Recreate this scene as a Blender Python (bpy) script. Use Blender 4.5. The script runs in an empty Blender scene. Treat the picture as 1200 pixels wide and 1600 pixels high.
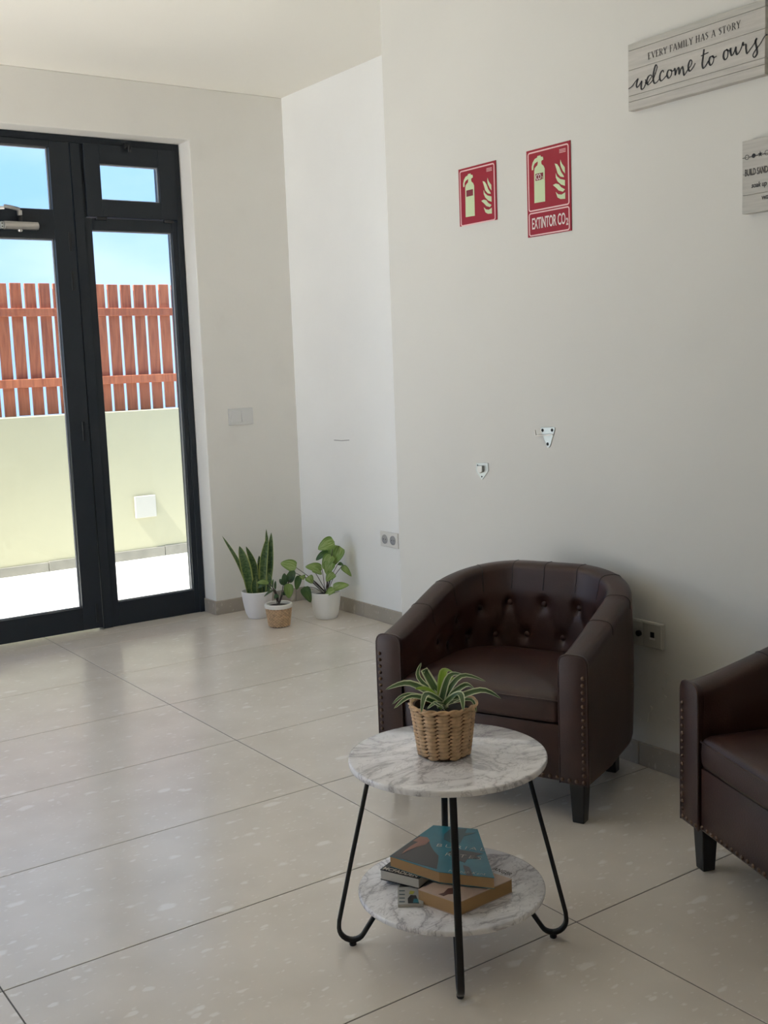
import bpy, bmesh, math, random
from mathutils import Vector, Matrix
random.seed(7)
sc = bpy.context.scene
COL = sc.collection
# ---------------------------------------------------------------- camera, sky, sun, exposure
CAMH = 1.35
FPX = 1742.4
CR = Vector((0.81543408, -0.57761105, -0.03785154))
CU = Vector((0.10630111, 0.08514851, 0.99068149))
CF = Vector((0.56900557, 0.81185911, -0.13083369))
CP = Vector((0, 0, CAMH))
cam_d = bpy.data.cameras.new('camera')
cam = bpy.data.objects.new('camera', cam_d); COL.objects.link(cam)
cam_d.sensor_fit = 'VERTICAL'; cam_d.sensor_height = 32.0; cam_d.lens = FPX / 1600 * 32.0
cam_d.clip_start = 0.05; cam_d.clip_end = 500
M = Matrix((CR, CU, -CF)).transposed().to_4x4(); M.translation = CP
cam.matrix_world = M
sc.camera = cam

world = bpy.data.worlds.new('sky'); sc.world = world; world.use_nodes = True
nt = world.node_tree; nt.nodes.clear()
wo = nt.nodes.new('ShaderNodeOutputWorld'); bg = nt.nodes.new('ShaderNodeBackground')
tc = nt.nodes.new('ShaderNodeTexCoord'); mp = nt.nodes.new('ShaderNodeMapping')
mp.inputs['Scale'].default_value = (1.0, 1.0, 2.6)
ns = nt.nodes.new('ShaderNodeTexNoise'); ns.inputs['Scale'].default_value = 3.2; ns.inputs['Detail'].default_value = 5.0; ns.inputs['Roughness'].default_value = 0.5
rp = nt.nodes.new('ShaderNodeValToRGB')
rp.color_ramp.elements[0].position = 0.38; rp.color_ramp.elements[0].color = (0.35, 0.655, 1.22, 1)
rp.color_ramp.elements[1].position = 0.66; rp.color_ramp.elements[1].color = (0.62, 0.84, 1.20, 1)
nt.links.new(tc.outputs['Generated'], mp.inputs['Vector']); nt.links.new(mp.outputs[0], ns.inputs['Vector'])
nt.links.new(ns.outputs['Fac'], rp.inputs['Fac']); nt.links.new(rp.outputs['Color'], bg.inputs['Color'])
bg.inputs['Strength'].default_value = 1.15
nt.links.new(bg.outputs[0], wo.inputs[0])

sun_d = bpy.data.lights.new('sun', 'SUN'); sun_d.energy = 18.0; sun_d.angle = math.radians(0.6); sun_d.color = (1.0, 0.97, 0.92)
sun = bpy.data.objects.new('sun', sun_d); COL.objects.link(sun)
SUNV = Vector((-0.55, -0.045, 0.83)).normalized()
sun.rotation_euler = SUNV.to_track_quat('Z', 'Y').to_euler()

vs = sc.view_settings
vs.view_transform = 'Standard'; vs.look = 'None'; vs.gamma = 1.0; vs.use_curve_mapping = False
vs.exposure = 0.25
sc.display_settings.display_device = 'sRGB'
try:
    sc.cycles.max_bounces = 16; sc.cycles.diffuse_bounces = 10; sc.cycles.glossy_bounces = 6
    sc.cycles.transparent_max_bounces = 16; sc.cycles.use_denoising = True
    sc.cycles.sample_clamp_indirect = 8.0
except Exception:
    pass

# ---------------------------------------------------------------- key measures (metres)
YB, YD, XR, XM, YE = 5.554, 5.685, 3.303, 2.724, 3.785     # back wall, door plane, alcove wall, main wall, its corner
ZC = 2.838
XL, YR = -1.3, -2.6
YO = 7.857                                                # garden wall

def ray(px, py):
    return (px - 600) * CR - (py - 800) * CU + FPX * CF
def hit(px, py, axis, val):
    d = ray(px, py); t = (val - CP[axis]) / d[axis]
    return CP + t * d
def hit_plane(px, py, p0, n):
    d = ray(px, py); t = (p0 - CP).dot(n) / d.dot(n)
    return CP + t * d

# ---------------------------------------------------------------- materials
MATS = {}
def mat(name, col, rough=0.6, metal=0.0, bump=0.0, bscale=80.0, var=0.0, vscale=6.0, coat=0.0, spec=0.5):
    m = bpy.data.materials.new(name); m.use_nodes = True
    n = m.node_tree.nodes; l = m.node_tree.links
    b = n['Principled BSDF']
    b.inputs['Base Color'].default_value = (*col, 1); b.inputs['Roughness'].default_value = rough
    b.inputs['Metallic'].default_value = metal; b.inputs['Coat Weight'].default_value = coat
    b.inputs['Specular IOR Level'].default_value = spec
    t = n.new('ShaderNodeTexCoord')
    if var > 0:
        x = n.new('ShaderNodeTexNoise'); x.inputs['Scale'].default_value = vscale; x.inputs['Detail'].default_value = 5
        l.new(t.outputs['Object'], x.inputs['Vector'])
        r = n.new('ShaderNodeValToRGB')
        r.color_ramp.elements[0].position = 0.3; r.color_ramp.elements[1].position = 0.7
        r.color_ramp.elements[0].color = (*[c * (1 - var) for c in col], 1)
        r.color_ramp.elements[1].color = (*[min(1, c * (1 + var)) for c in col], 1)
        l.new(x.outputs['Fac'], r.inputs['Fac']); l.new(r.outputs['Color'], b.inputs['Base Color'])
    if bump > 0:
        x = n.new('ShaderNodeTexNoise'); x.inputs['Scale'].default_value = bscale; x.inputs['Detail'].default_value = 4
        l.new(t.outputs['Object'], x.inputs['Vector'])
        u = n.new('ShaderNodeBump'); u.inputs['Strength'].default_value = bump; u.inputs['Distance'].default_value = 0.002
        l.new(x.outputs['Fac'], u.inputs['Height']); l.new(u.outputs['Normal'], b.inputs['Normal'])
    MATS[name] = m
    return m

def nodes_of(m):
    return m.node_tree.nodes, m.node_tree.links, m.node_tree.nodes['Principled BSDF']

def ramp(n, stops):
    r = n.new('ShaderNodeValToRGB'); e = r.color_ramp.elements
    while len(e) < len(stops): e.new(0.5)
    for k, (p, c) in enumerate(stops):
        e[k].position = p; e[k].color = (*c, 1)
    return r

def mixc(n, l, fac, a, b, mode='MIX'):
    x = n.new('ShaderNodeMix'); x.data_type = 'RGBA'; x.blend_type = mode
    for sock, v in ((x.inputs[0], fac), (x.inputs[6], a), (x.inputs[7], b)):
        if isinstance(v, (int, float)): sock.default_value = v
        elif isinstance(v, tuple): sock.default_value = (*v, 1)
        else: l.new(v, sock)
    return x.outputs[2]

mat('paint', (0.675, 0.665, 0.625), 0.85, bump=0.25, bscale=35, var=0.02, vscale=1.5, spec=0.2)  # colour toned down to stand for the right wall's dimmer light
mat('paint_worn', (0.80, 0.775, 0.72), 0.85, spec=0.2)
n, l, b = nodes_of(MATS['paint_worn'])
t = n.new('ShaderNodeTexCoord'); v = n.new('ShaderNodeTexNoise'); v.inputs['Scale'].default_value = 5; v.inputs['Detail'].default_value = 6
l.new(t.outputs['Object'], v.inputs['Vector'])
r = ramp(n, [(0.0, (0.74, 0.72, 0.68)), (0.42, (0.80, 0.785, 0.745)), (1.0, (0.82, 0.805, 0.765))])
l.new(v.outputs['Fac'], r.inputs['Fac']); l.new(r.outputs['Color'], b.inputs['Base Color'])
u = n.new('ShaderNodeBump'); u.inputs['Strength'].default_value = 0.3; u.inputs['Distance'].default_value = 0.002
w = n.new('ShaderNodeTexNoise'); w.inputs['Scale'].default_value = 30; l.new(t.outputs['Object'], w.inputs['Vector'])
l.new(w.outputs['Fac'], u.inputs['Height']); l.new(u.outputs['Normal'], b.inputs['Normal'])
mat('paint_alcove_lit', (0.87, 0.875, 0.865), 0.85, bump=0.25, bscale=25, var=0.02, vscale=2, spec=0.2)  # alcove wall colour whitened to carry the brighter light from the door
mat('ceiling_paint', (0.86, 0.84, 0.78), 0.9, bump=0.2, bscale=12, spec=0.2)
mat('grout', (0.16, 0.15, 0.14), 0.9)
mat('anthracite', (0.014, 0.0185, 0.025), 0.45, bump=0.05, bscale=300, spec=0.35)
mat('black_plastic', (0.006, 0.006, 0.007), 0.4)
mat('gasket', (0.35, 0.37, 0.40), 0.35)
mat('steel', (0.55, 0.53, 0.50), 0.35, metal=0.85)
mat('zinc', (0.62, 0.66, 0.64), 0.4, metal=0.6)
mat('dark_hole', (0.02, 0.02, 0.02), 0.8)
mat('white_plastic', (0.72, 0.71, 0.68), 0.4)
mat('switch_plastic', (0.70, 0.70, 0.69), 0.4)
mat('socket_grey', (0.34, 0.34, 0.35), 0.5)
mat('old_plastic', (0.50, 0.49, 0.44), 0.5)
mat('garden_paint', (0.355, 0.34, 0.238), 0.9, bump=0.3, bscale=25, var=0.03, vscale=2, spec=0.1)
mat('patio', (0.76, 0.745, 0.70), 0.85, var=0.10, vscale=3)
mat('patio_skirt', (0.19, 0.18, 0.15), 0.85, var=0.14, vscale=9)
mat('box_cream', (0.36, 0.35, 0.31), 0.6)
mat('red_sign', (0.31, 0.006, 0.018), 0.35, spec=0.35)
mat('sign_glow', (0.56, 0.66, 0.40), 0.5)
mat('sign_border', (0.80, 0.52, 0.50), 0.5)
mat('sign_pale', (0.75, 0.66, 0.62), 0.5)
mat('sign_dark_red', (0.20, 0.01, 0.02), 0.4)
mat('ink', (0.012, 0.011, 0.011), 0.6)
mat('ink_soft', (0.07, 0.062, 0.058), 0.6)
mat('black_metal', (0.004, 0.004, 0.0045), 0.35, spec=0.4)
mat('black_wood', (0.006, 0.0055, 0.005), 0.35)
mat('leather', (0.040, 0.0155, 0.0105), 0.40, bump=0.25, bscale=260, var=0.22, vscale=9, spec=0.5)
mat('leather_dark', (0.018, 0.008, 0.0065), 0.5)
mat('brass_nail', (0.13, 0.085, 0.06), 0.3, metal=0.9)
mat('pot_white', (0.80, 0.79, 0.80), 0.35)
mat('pot_matte', (0.83, 0.82, 0.78), 0.3)
mat('cloth_white', (0.78, 0.75, 0.69), 0.9, bump=0.4, bscale=200)
mat('soil', (0.018, 0.014, 0.011), 0.95, bump=0.8, bscale=120)
mat('straw', (0.58, 0.385, 0.22), 0.6, var=0.25, vscale=60, bump=0.4, bscale=300)
mat('straw_dark', (0.12, 0.06, 0.028), 0.8)
mat('stem_brown', (0.045, 0.030, 0.022), 0.6)
mat('stem_green', (0.10, 0.13, 0.045), 0.6)
mat('pages_tan', (0.44, 0.27, 0.125), 0.85, bump=0.0)
mat('pages_white', (0.60, 0.58, 0.54), 0.85)
mat('cover_teal', (0.012, 0.16, 0.215), 0.28, var=0.2, vscale=18)
mat('cover_dark', (0.035, 0.030, 0.030), 0.3)
mat('cover_black', (0.012, 0.012, 0.013), 0.35)
mat('cover_tan', (0.50, 0.37, 0.29), 0.35, var=0.12, vscale=20)
mat('cover_grey', (0.40, 0.40, 0.38), 0.4)
mat('art_pink', (0.33, 0.16, 0.12), 0.4)
mat('art_grey', (0.035, 0.075, 0.09), 0.35)
mat('art_brown', (0.09, 0.035, 0.03), 0.4)
mat('art_yellow', (0.42, 0.42, 0.06), 0.4)
mat('print_cream', (0.72, 0.68, 0.60), 0.5)
mat('fence_wood', (0.50, 0.155, 0.07), 0.6, spec=0.3)
n, l, b = nodes_of(MATS['fence_wood'])
t = n.new('ShaderNodeTexCoord'); o = n.new('ShaderNodeObjectInfo'); mpn = n.new('ShaderNodeMapping')
mpn.inputs['Scale'].default_value = (30, 30, 3)
l.new(t.outputs['Object'], mpn.inputs['Vector'])
v = n.new('ShaderNodeTexNoise'); v.inputs['Scale'].default_value = 2.0; v.noise_dimensions = '4D'
l.new(mpn.outputs[0], v.inputs['Vector']); l.new(o.outputs['Random'], v.inputs['W'])
r = ramp(n, [(0.3, (0.235, 0.066, 0.033)), (0.7, (0.41, 0.135, 0.062))])
l.new(v.outputs['Fac'], r.inputs['Fac'])
r2 = ramp(n, [(0.0, (0.78, 0.74, 0.80)), (1.0, (1.0, 1.0, 1.0))]); l.new(o.outputs['Random'], r2.inputs['Fac'])
l.new(mixc(n, l, 1.0, r.outputs['Color'], r2.outputs['Color'], 'MULTIPLY'), b.inputs['Base Color'])

# floor stone: beige terrazzo-like marble with pale shell flecks, different on each tile
def stone(name, base, dark, fleck, rough):
    m = mat(name, base, rough)
    n, l, b = nodes_of(m)
    t = n.new('ShaderNodeTexCoord'); o = n.new('ShaderNodeObjectInfo')
    off = n.new('ShaderNodeVectorMath'); off.operation = 'MULTIPLY_ADD'
    off.inputs[1].default_value = (37, 53, 11)
    l.new(o.outputs['Random'], off.inputs[0]); l.new(t.outputs['Object'], off.inputs[2])
    big = n.new('ShaderNodeTexNoise'); big.inputs['Scale'].default_value = 5; big.inputs['Detail'].default_value = 6
    l.new(off.outputs[0], big.inputs['Vector'])
    r = ramp(n, [(0.3, dark), (0.65, base)]); l.new(big.outputs['Fac'], r.inputs['Fac'])
    mp = n.new('ShaderNodeMapping'); mp.inputs['Scale'].default_value = (1.0, 1.9, 1.0); mp.inputs['Rotation'].default_value = (0, 0, 0.5)
    l.new(off.outputs[0], mp.inputs['Vector'])
    dn = n.new('ShaderNodeTexNoise'); dn.inputs['Scale'].default_value = 26
    l.new(mp.outputs[0], dn.inputs['Vector'])
    ad = n.new('ShaderNodeVectorMath'); ad.operation = 'MULTIPLY_ADD'; ad.inputs[1].default_value = (0.035, 0.035, 0.035)
    l.new(dn.outputs['Color'], ad.inputs[0]); l.new(mp.outputs[0], ad.inputs[2])
    col = r.outputs['Color']
    for scale, th, amt in ((10, 0.16, 0.75), (22, 0.17, 0.70), (50, 0.20, 0.45)):
        vo = n.new('ShaderNodeTexVoronoi'); vo.inputs['Scale'].default_value = scale; vo.inputs['Randomness'].default_value = 1.0
        l.new(ad.outputs[0], vo.inputs['Vector'])
        # fleck only in a part of the cells, of random size
        sp = n.new('ShaderNodeSeparateColor'); l.new(vo.outputs['Color'], sp.inputs[0])
        ms = n.new('ShaderNodeMath'); ms.operation = 'POWER'; ms.inputs[1].default_value = 2.6; l.new(sp.outputs[0], ms.inputs[0])
        sz = n.new('ShaderNodeMath'); sz.operation = 'MULTIPLY'; sz.inputs[1].default_value = th * 2.2; l.new(ms.outputs[0], sz.inputs[0])
        df = n.new('ShaderNodeMath'); df.operation = 'SUBTRACT'; l.new(sz.outputs[0], df.inputs[0]); l.new(vo.outputs['Distance'], df.inputs[1])
        mr = n.new('ShaderNodeMapRange'); mr.inputs['From Min'].default_value = 0.0; mr.inputs['From Max'].default_value = 0.12
        mr.inputs['To Max'].default_value = amt; l.new(df.outputs[0], mr.inputs['Value'])
        col = mixc(n, l, mr.outputs[0], col, fleck)
    l.new(col, b.inputs['Base Color'])
    b.inputs['IOR'].default_value = 1.6; b.inputs['Coat Weight'].default_value = 0.6; b.inputs['Coat Roughness'].default_value = 0.20
    return m
stone('floor_stone', (0.755, 0.69, 0.61), (0.675, 0.61, 0.53), (0.90, 0.86, 0.81), 0.34)
stone('skirting_stone', (0.42, 0.38, 0.32), (0.36, 0.32, 0.27), (0.58, 0.55, 0.49), 0.45)

m = mat('marble', (0.86, 0.85, 0.87), 0.10, coat=0.5)
n, l, b = nodes_of(m)
t = n.new('ShaderNodeTexCoord'); mpn = n.new('ShaderNodeMapping'); mpn.inputs['Rotation'].default_value = (0, 0, 0.5); mpn.inputs['Scale'].default_value = (1.2, 2.0, 1)
l.new(t.outputs['Object'], mpn.inputs['Vector'])
col = (0.86, 0.85, 0.87)
for scale, wid, amt, dist in ((3.4, 0.020, 0.60, 1.0), (7.5, 0.020, 0.42, 1.4), (3.4, 0.085, 0.30, 1.0)):
    v = n.new('ShaderNodeTexNoise'); v.inputs['Scale'].default_value = scale; v.inputs['Detail'].default_value = 7
    v.inputs['Roughness'].default_value = 0.62; v.inputs['Distortion'].default_value = dist
    l.new(mpn.outputs[0], v.inputs['Vector'])
    s = n.new('ShaderNodeMath'); s.operation = 'SUBTRACT'; s.inputs[1].default_value = 0.5; l.new(v.outputs['Fac'], s.inputs[0])
    a = n.new('ShaderNodeMath'); a.operation = 'ABSOLUTE'; l.new(s.outputs[0], a.inputs[0])
    mr = n.new('ShaderNodeMapRange'); mr.inputs['From Min'].default_value = 0; mr.inputs['From Max'].default_value = wid
    mr.inputs['To Min'].default_value = amt; mr.inputs['To Max'].default_value = 0; l.new(a.outputs[0], mr.inputs['Value'])
    col = mixc(n, l, mr.outputs[0], col, (0.25, 0.235, 0.27))
l.new(col, b.inputs['Base Color'])

def plank_mat(name, base):
    m = mat(name, base, 0.6)
    n, l, b = nodes_of(m)
    t = n.new('ShaderNodeTexCoord'); o = n.new('ShaderNodeObjectInfo'); mp = n.new('ShaderNodeMapping'); mp.inputs['Scale'].default_value = (1, 3, 40)
    l.new(t.outputs['Object'], mp.inputs['Vector'])
    v = n.new('ShaderNodeTexNoise'); v.noise_dimensions = '4D'; v.inputs['Scale'].default_value = 3; v.inputs['Detail'].default_value = 6
    l.new(mp.outputs[0], v.inputs['Vector']); l.new(o.outputs['Random'], v.inputs['W'])
    r = ramp(n, [(0.25, tuple(c * 0.84 for c in base)), (0.55, base), (0.8, tuple(min(1, c * 1.10) for c in base))])
    l.new(v.outputs['Fac'], r.inputs['Fac'])
    r2 = ramp(n, [(0.0, (0.90, 0.92, 0.91)), (1.0, (1, 1, 1))]); l.new(o.outputs['Random'], r2.inputs['Fac'])
    l.new(mixc(n, l, 1.0, r.outputs['Color'], r2.outputs['Color'], 'MULTIPLY'), b.inputs['Base Color'])
plank_mat('whitewash', (0.51, 0.485, 0.445))

def leaf_mat(name, centre, margin, band, edge0, edge1, rough=0.4, cross=0.0, trans=0.25):
    """UV: x across the blade (0..1), y along it."""
    m = mat(name, centre, rough)
    n, l, b = nodes_of(m)
    uv = n.new('ShaderNodeUVMap'); sx = n.new('ShaderNodeSeparateXYZ'); l.new(uv.outputs[0], sx.inputs[0])
    s = n.new('ShaderNodeMath'); s.operation = 'SUBTRACT'; s.inputs[1].default_value = 0.5; l.new(sx.outputs['X'], s.inputs[0])
    a = n.new('ShaderNodeMath'); a.operation = 'ABSOLUTE'; l.new(s.outputs[0], a.inputs[0])
    mr = n.new('ShaderNodeMapRange'); mr.inputs['From Min'].default_value = edge0; mr.inputs['From Max'].default_value = edge1
    l.new(a.outputs[0], mr.inputs['Value'])
    v = n.new('ShaderNodeTexNoise'); v.inputs['Scale'].default_value = 1.0; v.inputs['Detail'].default_value = 4
    mp = n.new('ShaderNodeMapping'); mp.inputs['Scale'].default_value = (3, 34, 1) if cross else (14, 2, 1)
    o = n.new('ShaderNodeObjectInfo'); v.noise_dimensions = '4D'; ml = n.new('ShaderNodeMath'); ml.operation = 'MULTIPLY'; ml.inputs[1].default_value = 20
    l.new(o.outputs['Random'], ml.inputs[0]); l.new(ml.outputs[0], v.inputs['W'])
    l.new(uv.outputs[0], mp.inputs['Vector']); l.new(mp.outputs[0], v.inputs['Vector'])
    r = ramp(n, [(0.40, centre), (0.62, band)]); l.new(v.outputs['Fac'], r.inputs['Fac'])
    col = mixc(n, l, mr.outputs[0], r.outputs['Color'], margin)
    l.new(col, b.inputs['Base Color'])
    b.inputs['Subsurface Weight'].default_value = 0.0
    # thin blade: some light passes through
    tr = n.new('ShaderNodeBsdfTranslucent'); l.new(col, tr.inputs['Color'])
    mx = n.new('ShaderNodeMixShader'); mx.inputs[0].default_value = trans
    out = n['Material Output']; l.new(b.outputs[0], mx.inputs[1]); l.new(tr.outputs[0], mx.inputs[2]); l.new(mx.outputs[0], out.inputs[0])
leaf_mat('snake_leaf', (0.030, 0.075, 0.020), (0.30, 0.34, 0.09), (0.10, 0.16, 0.05), 0.36, 0.44, cross=1.0, trans=0.1)
leaf_mat('arrow_leaf', (0.19, 0.31, 0.055), (0.13, 0.25, 0.035), (0.40, 0.50, 0.20), 0.30, 0.5, trans=0.3)
leaf_mat('arrow_leaf_dark', (0.045, 0.11, 0.022), (0.035, 0.09, 0.02), (0.10, 0.19, 0.05), 0.30, 0.5, trans=0.2)
leaf_mat('jade_leaf', (0.030, 0.075, 0.022), (0.035, 0.08, 0.025), (0.07, 0.12, 0.05), 0.3, 0.5, trans=0.15)
leaf_mat('jade_leaf_light', (0.16, 0.25, 0.05), (0.10, 0.19, 0.04), (0.24, 0.33, 0.10), 0.3, 0.5, trans=0.25)
leaf_mat('striped_leaf', (0.035, 0.085, 0.030), (0.62, 0.68, 0.44), (0.10, 0.18, 0.05), 0.30, 0.36, trans=0.2)
leaf_mat('lime_leaf', (0.20, 0.36, 0.025), (0.40, 0.52, 0.15), (0.30, 0.45, 0.05), 0.34, 0.42, trans=0.35)

gm = bpy.data.materials.new('glass'); gm.use_nodes = True; MATS['glass'] = gm
n = gm.node_tree.nodes; l = gm.node_tree.links; n.clear()
out = n.new('ShaderNodeOutputMaterial'); tr = n.new('ShaderNodeBsdfTransparent'); tr.inputs['Color'].default_value = (0.95, 0.965, 0.96, 1)
gl = n.new('ShaderNodeBsdfGlossy'); gl.inputs['Roughness'].default_value = 0.02
fr = n.new('ShaderNodeFresnel'); fr.inputs['IOR'].default_value = 1.35
mx = n.new('ShaderNodeMixShader'); l.new(fr.outputs[0], mx.inputs[0]); l.new(tr.outputs[0], mx.inputs[1]); l.new(gl.outputs[0], mx.inputs[2]); l.new(mx.outputs[0], out.inputs[0])

# ---------------------------------------------------------------- mesh helpers
class MB:
    def __init__(s): s.v = []; s.f = []; s.uv = {}
    def add(s, vs, fs):
        o = len(s.v); s.v += [tuple(p) for p in vs]; s.f += [tuple(i + o for i in f) for f in fs]; return o
    def box(s, x0, x1, y0, y1, z0, z1):
        s.add([(x0, y0, z0), (x1, y0, z0), (x1, y1, z0), (x0, y1, z0), (x0, y0, z1), (x1, y0, z1), (x1, y1, z1), (x0, y1, z1)],
              [(0, 3, 2, 1), (4, 5, 6, 7), (0, 1, 5, 4), (1, 2, 6, 5), (2, 3, 7, 6), (3, 0, 4, 7)])
        return s
    def prism(s, pts, d):
        """closed outline (3D points) extruded by vector d"""
        k = len(pts); P = [Vector(p) for p in pts]; d = Vector(d)
        s.add(P + [p + d for p in P], [tuple(range(k))[::-1], tuple(range(k, 2 * k))] + [(i, (i + 1) % k, k + (i + 1) % k, k + i) for i in range(k)])
        return s
    def rings(s, R, closed=True, cap0=True, cap1=True):
        k = len(R[0]); o = len(s.v)
        for r in R: s.v += [tuple(p) for p in r]
        for a in range(len(R) - 1):
            for i in range(k if closed else k - 1):
                j = (i + 1) % k
                s.f.append((o + a * k + i, o + a * k + j, o + (a + 1) * k + j, o + (a + 1) * k + i))
        if cap0: s.f.append(tuple(o + i for i in range(k))[::-1])
        if cap1: s.f.append(tuple(o + (len(R) - 1) * k + i for i in range(k)))
        return s
    def lathe(s, prof, cx=0, cy=0, seg=32, cap0=True, cap1=True):
        R = [[(cx + r * math.cos(2 * math.pi * i / seg), cy + r * math.sin(2 * math.pi * i / seg), z) for i in range(seg)] for r, z in prof]
        return s.rings(R, True, cap0, cap1)
    def tube(s, path, rad, seg=8, flat=None, side=None):
        """round tube; with side (unit vector) and flat=(a,b): an oval bar, a along side"""
        P = [Vector(p) for p in path]; R = []
        up = Vector((0, 0, 1))
        prev = None
        for i, p in enumerate(P):
            t = (P[min(i + 1, len(P) - 1)] - P[max(i - 1, 0)]).normalized()
            if side is not None: a = Vector(side)
            else:
                if prev is None:
                    a = t.cross(up)
                    if a.length < 1e-3: a = t.cross(Vector((1, 0, 0)))
                else: a = prev - t * prev.dot(t)
                a.normalize(); prev = a
            b = t.cross(a).normalized()
            ra, rb = flat if flat else ((rad[i], rad[i]) if isinstance(rad, (list, tuple)) else (rad, rad))
            ex = 0.55 if flat else 1.0
            ring = []
            for k in range(seg):
                w = 2 * math.pi * (k + 0.5) / seg; c, sn = math.cos(w), math.sin(w)
                if flat: c, sn = math.copysign(abs(c) ** ex, c), math.copysign(abs(sn) ** ex, sn)
                ring.append(p + a * (c * ra) + b * (sn * rb))
            R.append(ring)
        return s.rings(R)
    def build(s, name, m, parent=None, smooth=False, bevel=0.0, bseg=2, loc=None, angle=40):
        me = bpy.data.meshes.new(name); me.from_pydata(s.v, [], s.f)
        bm = bmesh.new(); bm.from_mesh(me)
        bmesh.ops.recalc_face_normals(bm, faces=bm.faces)
        if bevel > 0:
            es = [e for e in bm.edges if len(e.link_faces) == 2 and e.calc_face_angle(0) > 0.6]
            bmesh.ops.bevel(bm, geom=es, offset=bevel, segments=bseg, affect='EDGES', profile=0.5)
        bm.to_mesh(me); bm.free()
        if smooth:
            me.polygons.foreach_set('use_smooth', [True] * len(me.polygons))
            try: me.set_sharp_from_angle(angle=math.radians(angle))
            except Exception: pass
        me.materials.append(MATS[m])
        return link(name, me, parent, loc)

def link(name, me, parent=None, loc=None, rot=None):
    o = bpy.data.objects.new(name, me); COL.objects.link(o)
    if loc is not None: o.location = loc
    if rot is not None: o.rotation_euler = rot
    if parent is not None: o.parent = parent
    return o
def tag(o, label=None, cat=None, group=None, kind=None):
    if label: o['label'] = label
    if cat: o['category'] = cat
    if group: o['group'] = group
    if kind: o['kind'] = kind
    return o
def empty(name, loc=(0, 0, 0), rz=0.0):
    o = bpy.data.objects.new(name, None); o.empty_display_size = 0.1; COL.objects.link(o)
    o.location = loc; o.rotation_euler = (0, 0, rz); return o
def copy_tree(o, parent=None):
    c = o.copy(); COL.objects.link(c); c.parent = parent
    for ch in list(o.children): copy_tree(ch, c)
    return c
def catmull(P, n=6, closed=False):
    P = [Vector(p) for p in P]; out = []; k = len(P)
    for i in range(k if closed else k - 1):
        a, b_, c, d = (P[(i - 1) % k], P[i], P[(i + 1) % k], P[(i + 2) % k]) if closed else (P[max(i - 1, 0)], P[i], P[i + 1], P[min(i + 2, k - 1)])
        for j in range(n):
            t = j / n
            out.append(0.5 * ((2 * b_) + (c - a) * t + (2 * a - 5 * b_ + 4 * c - d) * t * t + (3 * b_ - a - 3 * c + d) * t ** 3))
    if not closed: out.append(P[-1])
    return out
def ribbon(mb, pts, nrm, w, th=0.0005, closed=False):
    """flat raised stroke lying in the plane with normal nrm; w a number or list"""
    P = [Vector(p) for p in pts]; n_ = Vector(nrm); k = len(P); L, R = [], []
    for i in range(k):
        a = P[(i - 1) % k] if closed else P[max(i - 1, 0)]; c = P[(i + 1) % k] if closed else P[min(i + 1, k - 1)]
        t = (c - a); t = t.normalized() if t.length > 1e-9 else Vector((0, 0, 1))
        s_ = n_.cross(t).normalized() * ((w[i] if isinstance(w, (list, tuple)) else w) / 2)
        L.append(P[i] + s_); R.append(P[i] - s_)
    d = n_ * th
    ringlist = [[L[i], R[i], R[i] + d, L[i] + d] for i in range(k)]
    if closed: ringlist.append(ringlist[0])
    mb.rings(ringlist, True, not closed, not closed)
def text_mesh(name, body, size, m, origin, ux, uy, sx=1.0, bold=0.0, align='CENTER', parent=None, spacing=1.0, th=0.0003, shear=0.0):
    """raised print; ux, uy are the unit vectors of reading direction and up"""
    cu = bpy.data.curves.new(name + '_source', 'FONT'); cu.body = body; cu.size = size; cu.align_x = align; cu.offset = bold
    cu.space_character = spacing; cu.extrude = th; cu.resolution_u = 3; cu.shear = shear
    tmp = bpy.data.objects.new(name + '_source', cu); COL.objects.link(tmp)
    dg = bpy.context.evaluated_depsgraph_get(); dg.update()
    me = bpy.data.meshes.new_from_object(tmp.evaluated_get(dg))
    bpy.data.objects.remove(tmp); bpy.data.curves.remove(cu)
    ux, uy, o = Vector(ux), Vector(uy), Vector(origin); uz = ux.cross(uy)
    for v in me.vertices:
        x, y, z = v.co; v.co = o + ux * (x * sx) + uy * y + uz * z
    me.materials.clear(); me.materials.append(MATS[m])
    return link(name, me, parent)

# ================================================================= THE SETTING
# ---- floor: grout bed and one object for each 58 x 120 tile
DX0, DX1, DZ = -1.25, 2.726, 2.567           # door opening, widened leftwards out of view for more daylight
fl = MB().box(XL, XR, YR, YB, -0.06, -0.0015).box(DX0, XM, YB, YB + 0.26, -0.06, -0.0015).build('floor', 'grout')
tag(fl, 'beige stone tiled floor of the room', kind='structure')
TX = [0.608 + 1.198 * k for k in range(-3, 4)]; TY = [2.416 + 0.5825 * k for k in range(-9, 6)]
tile_cache = {}
def tile(x0, x1, y0, y1):
    g = 0.0018
    w, d = round(x1 - x0 - 2 * g, 4), round(y1 - y0 - 2 * g, 4)
    if w < 0.01 or d < 0.01: return
    key = (w, d)
    if key not in tile_cache:
        o = MB().box(-w / 2, w / 2, -d / 2, d / 2, -0.012, 0).build('tile', 'floor_stone', fl, bevel=0.0007, bseg=1); tile_cache[key] = o.data
    else:
        o = link('tile', tile_cache[key], fl)
    o.location = ((x0 + x1) / 2, (y0 + y1) / 2, random.uniform(-0.0004, 0.0))
xs = [XL] + [x for x in TX if XL < x < XR] + [XR]; ys = [YR] + [y for y in TY if YR < y < YB - 0.03] + [YB]
for i in range(len(xs) - 1):
    for j in range(len(ys) - 1):
        if xs[i] >= XM + 0.1 and ys[j + 1] <= YE: continue
        tile(xs[i], xs[i + 1], ys[j], ys[j + 1])
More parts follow.
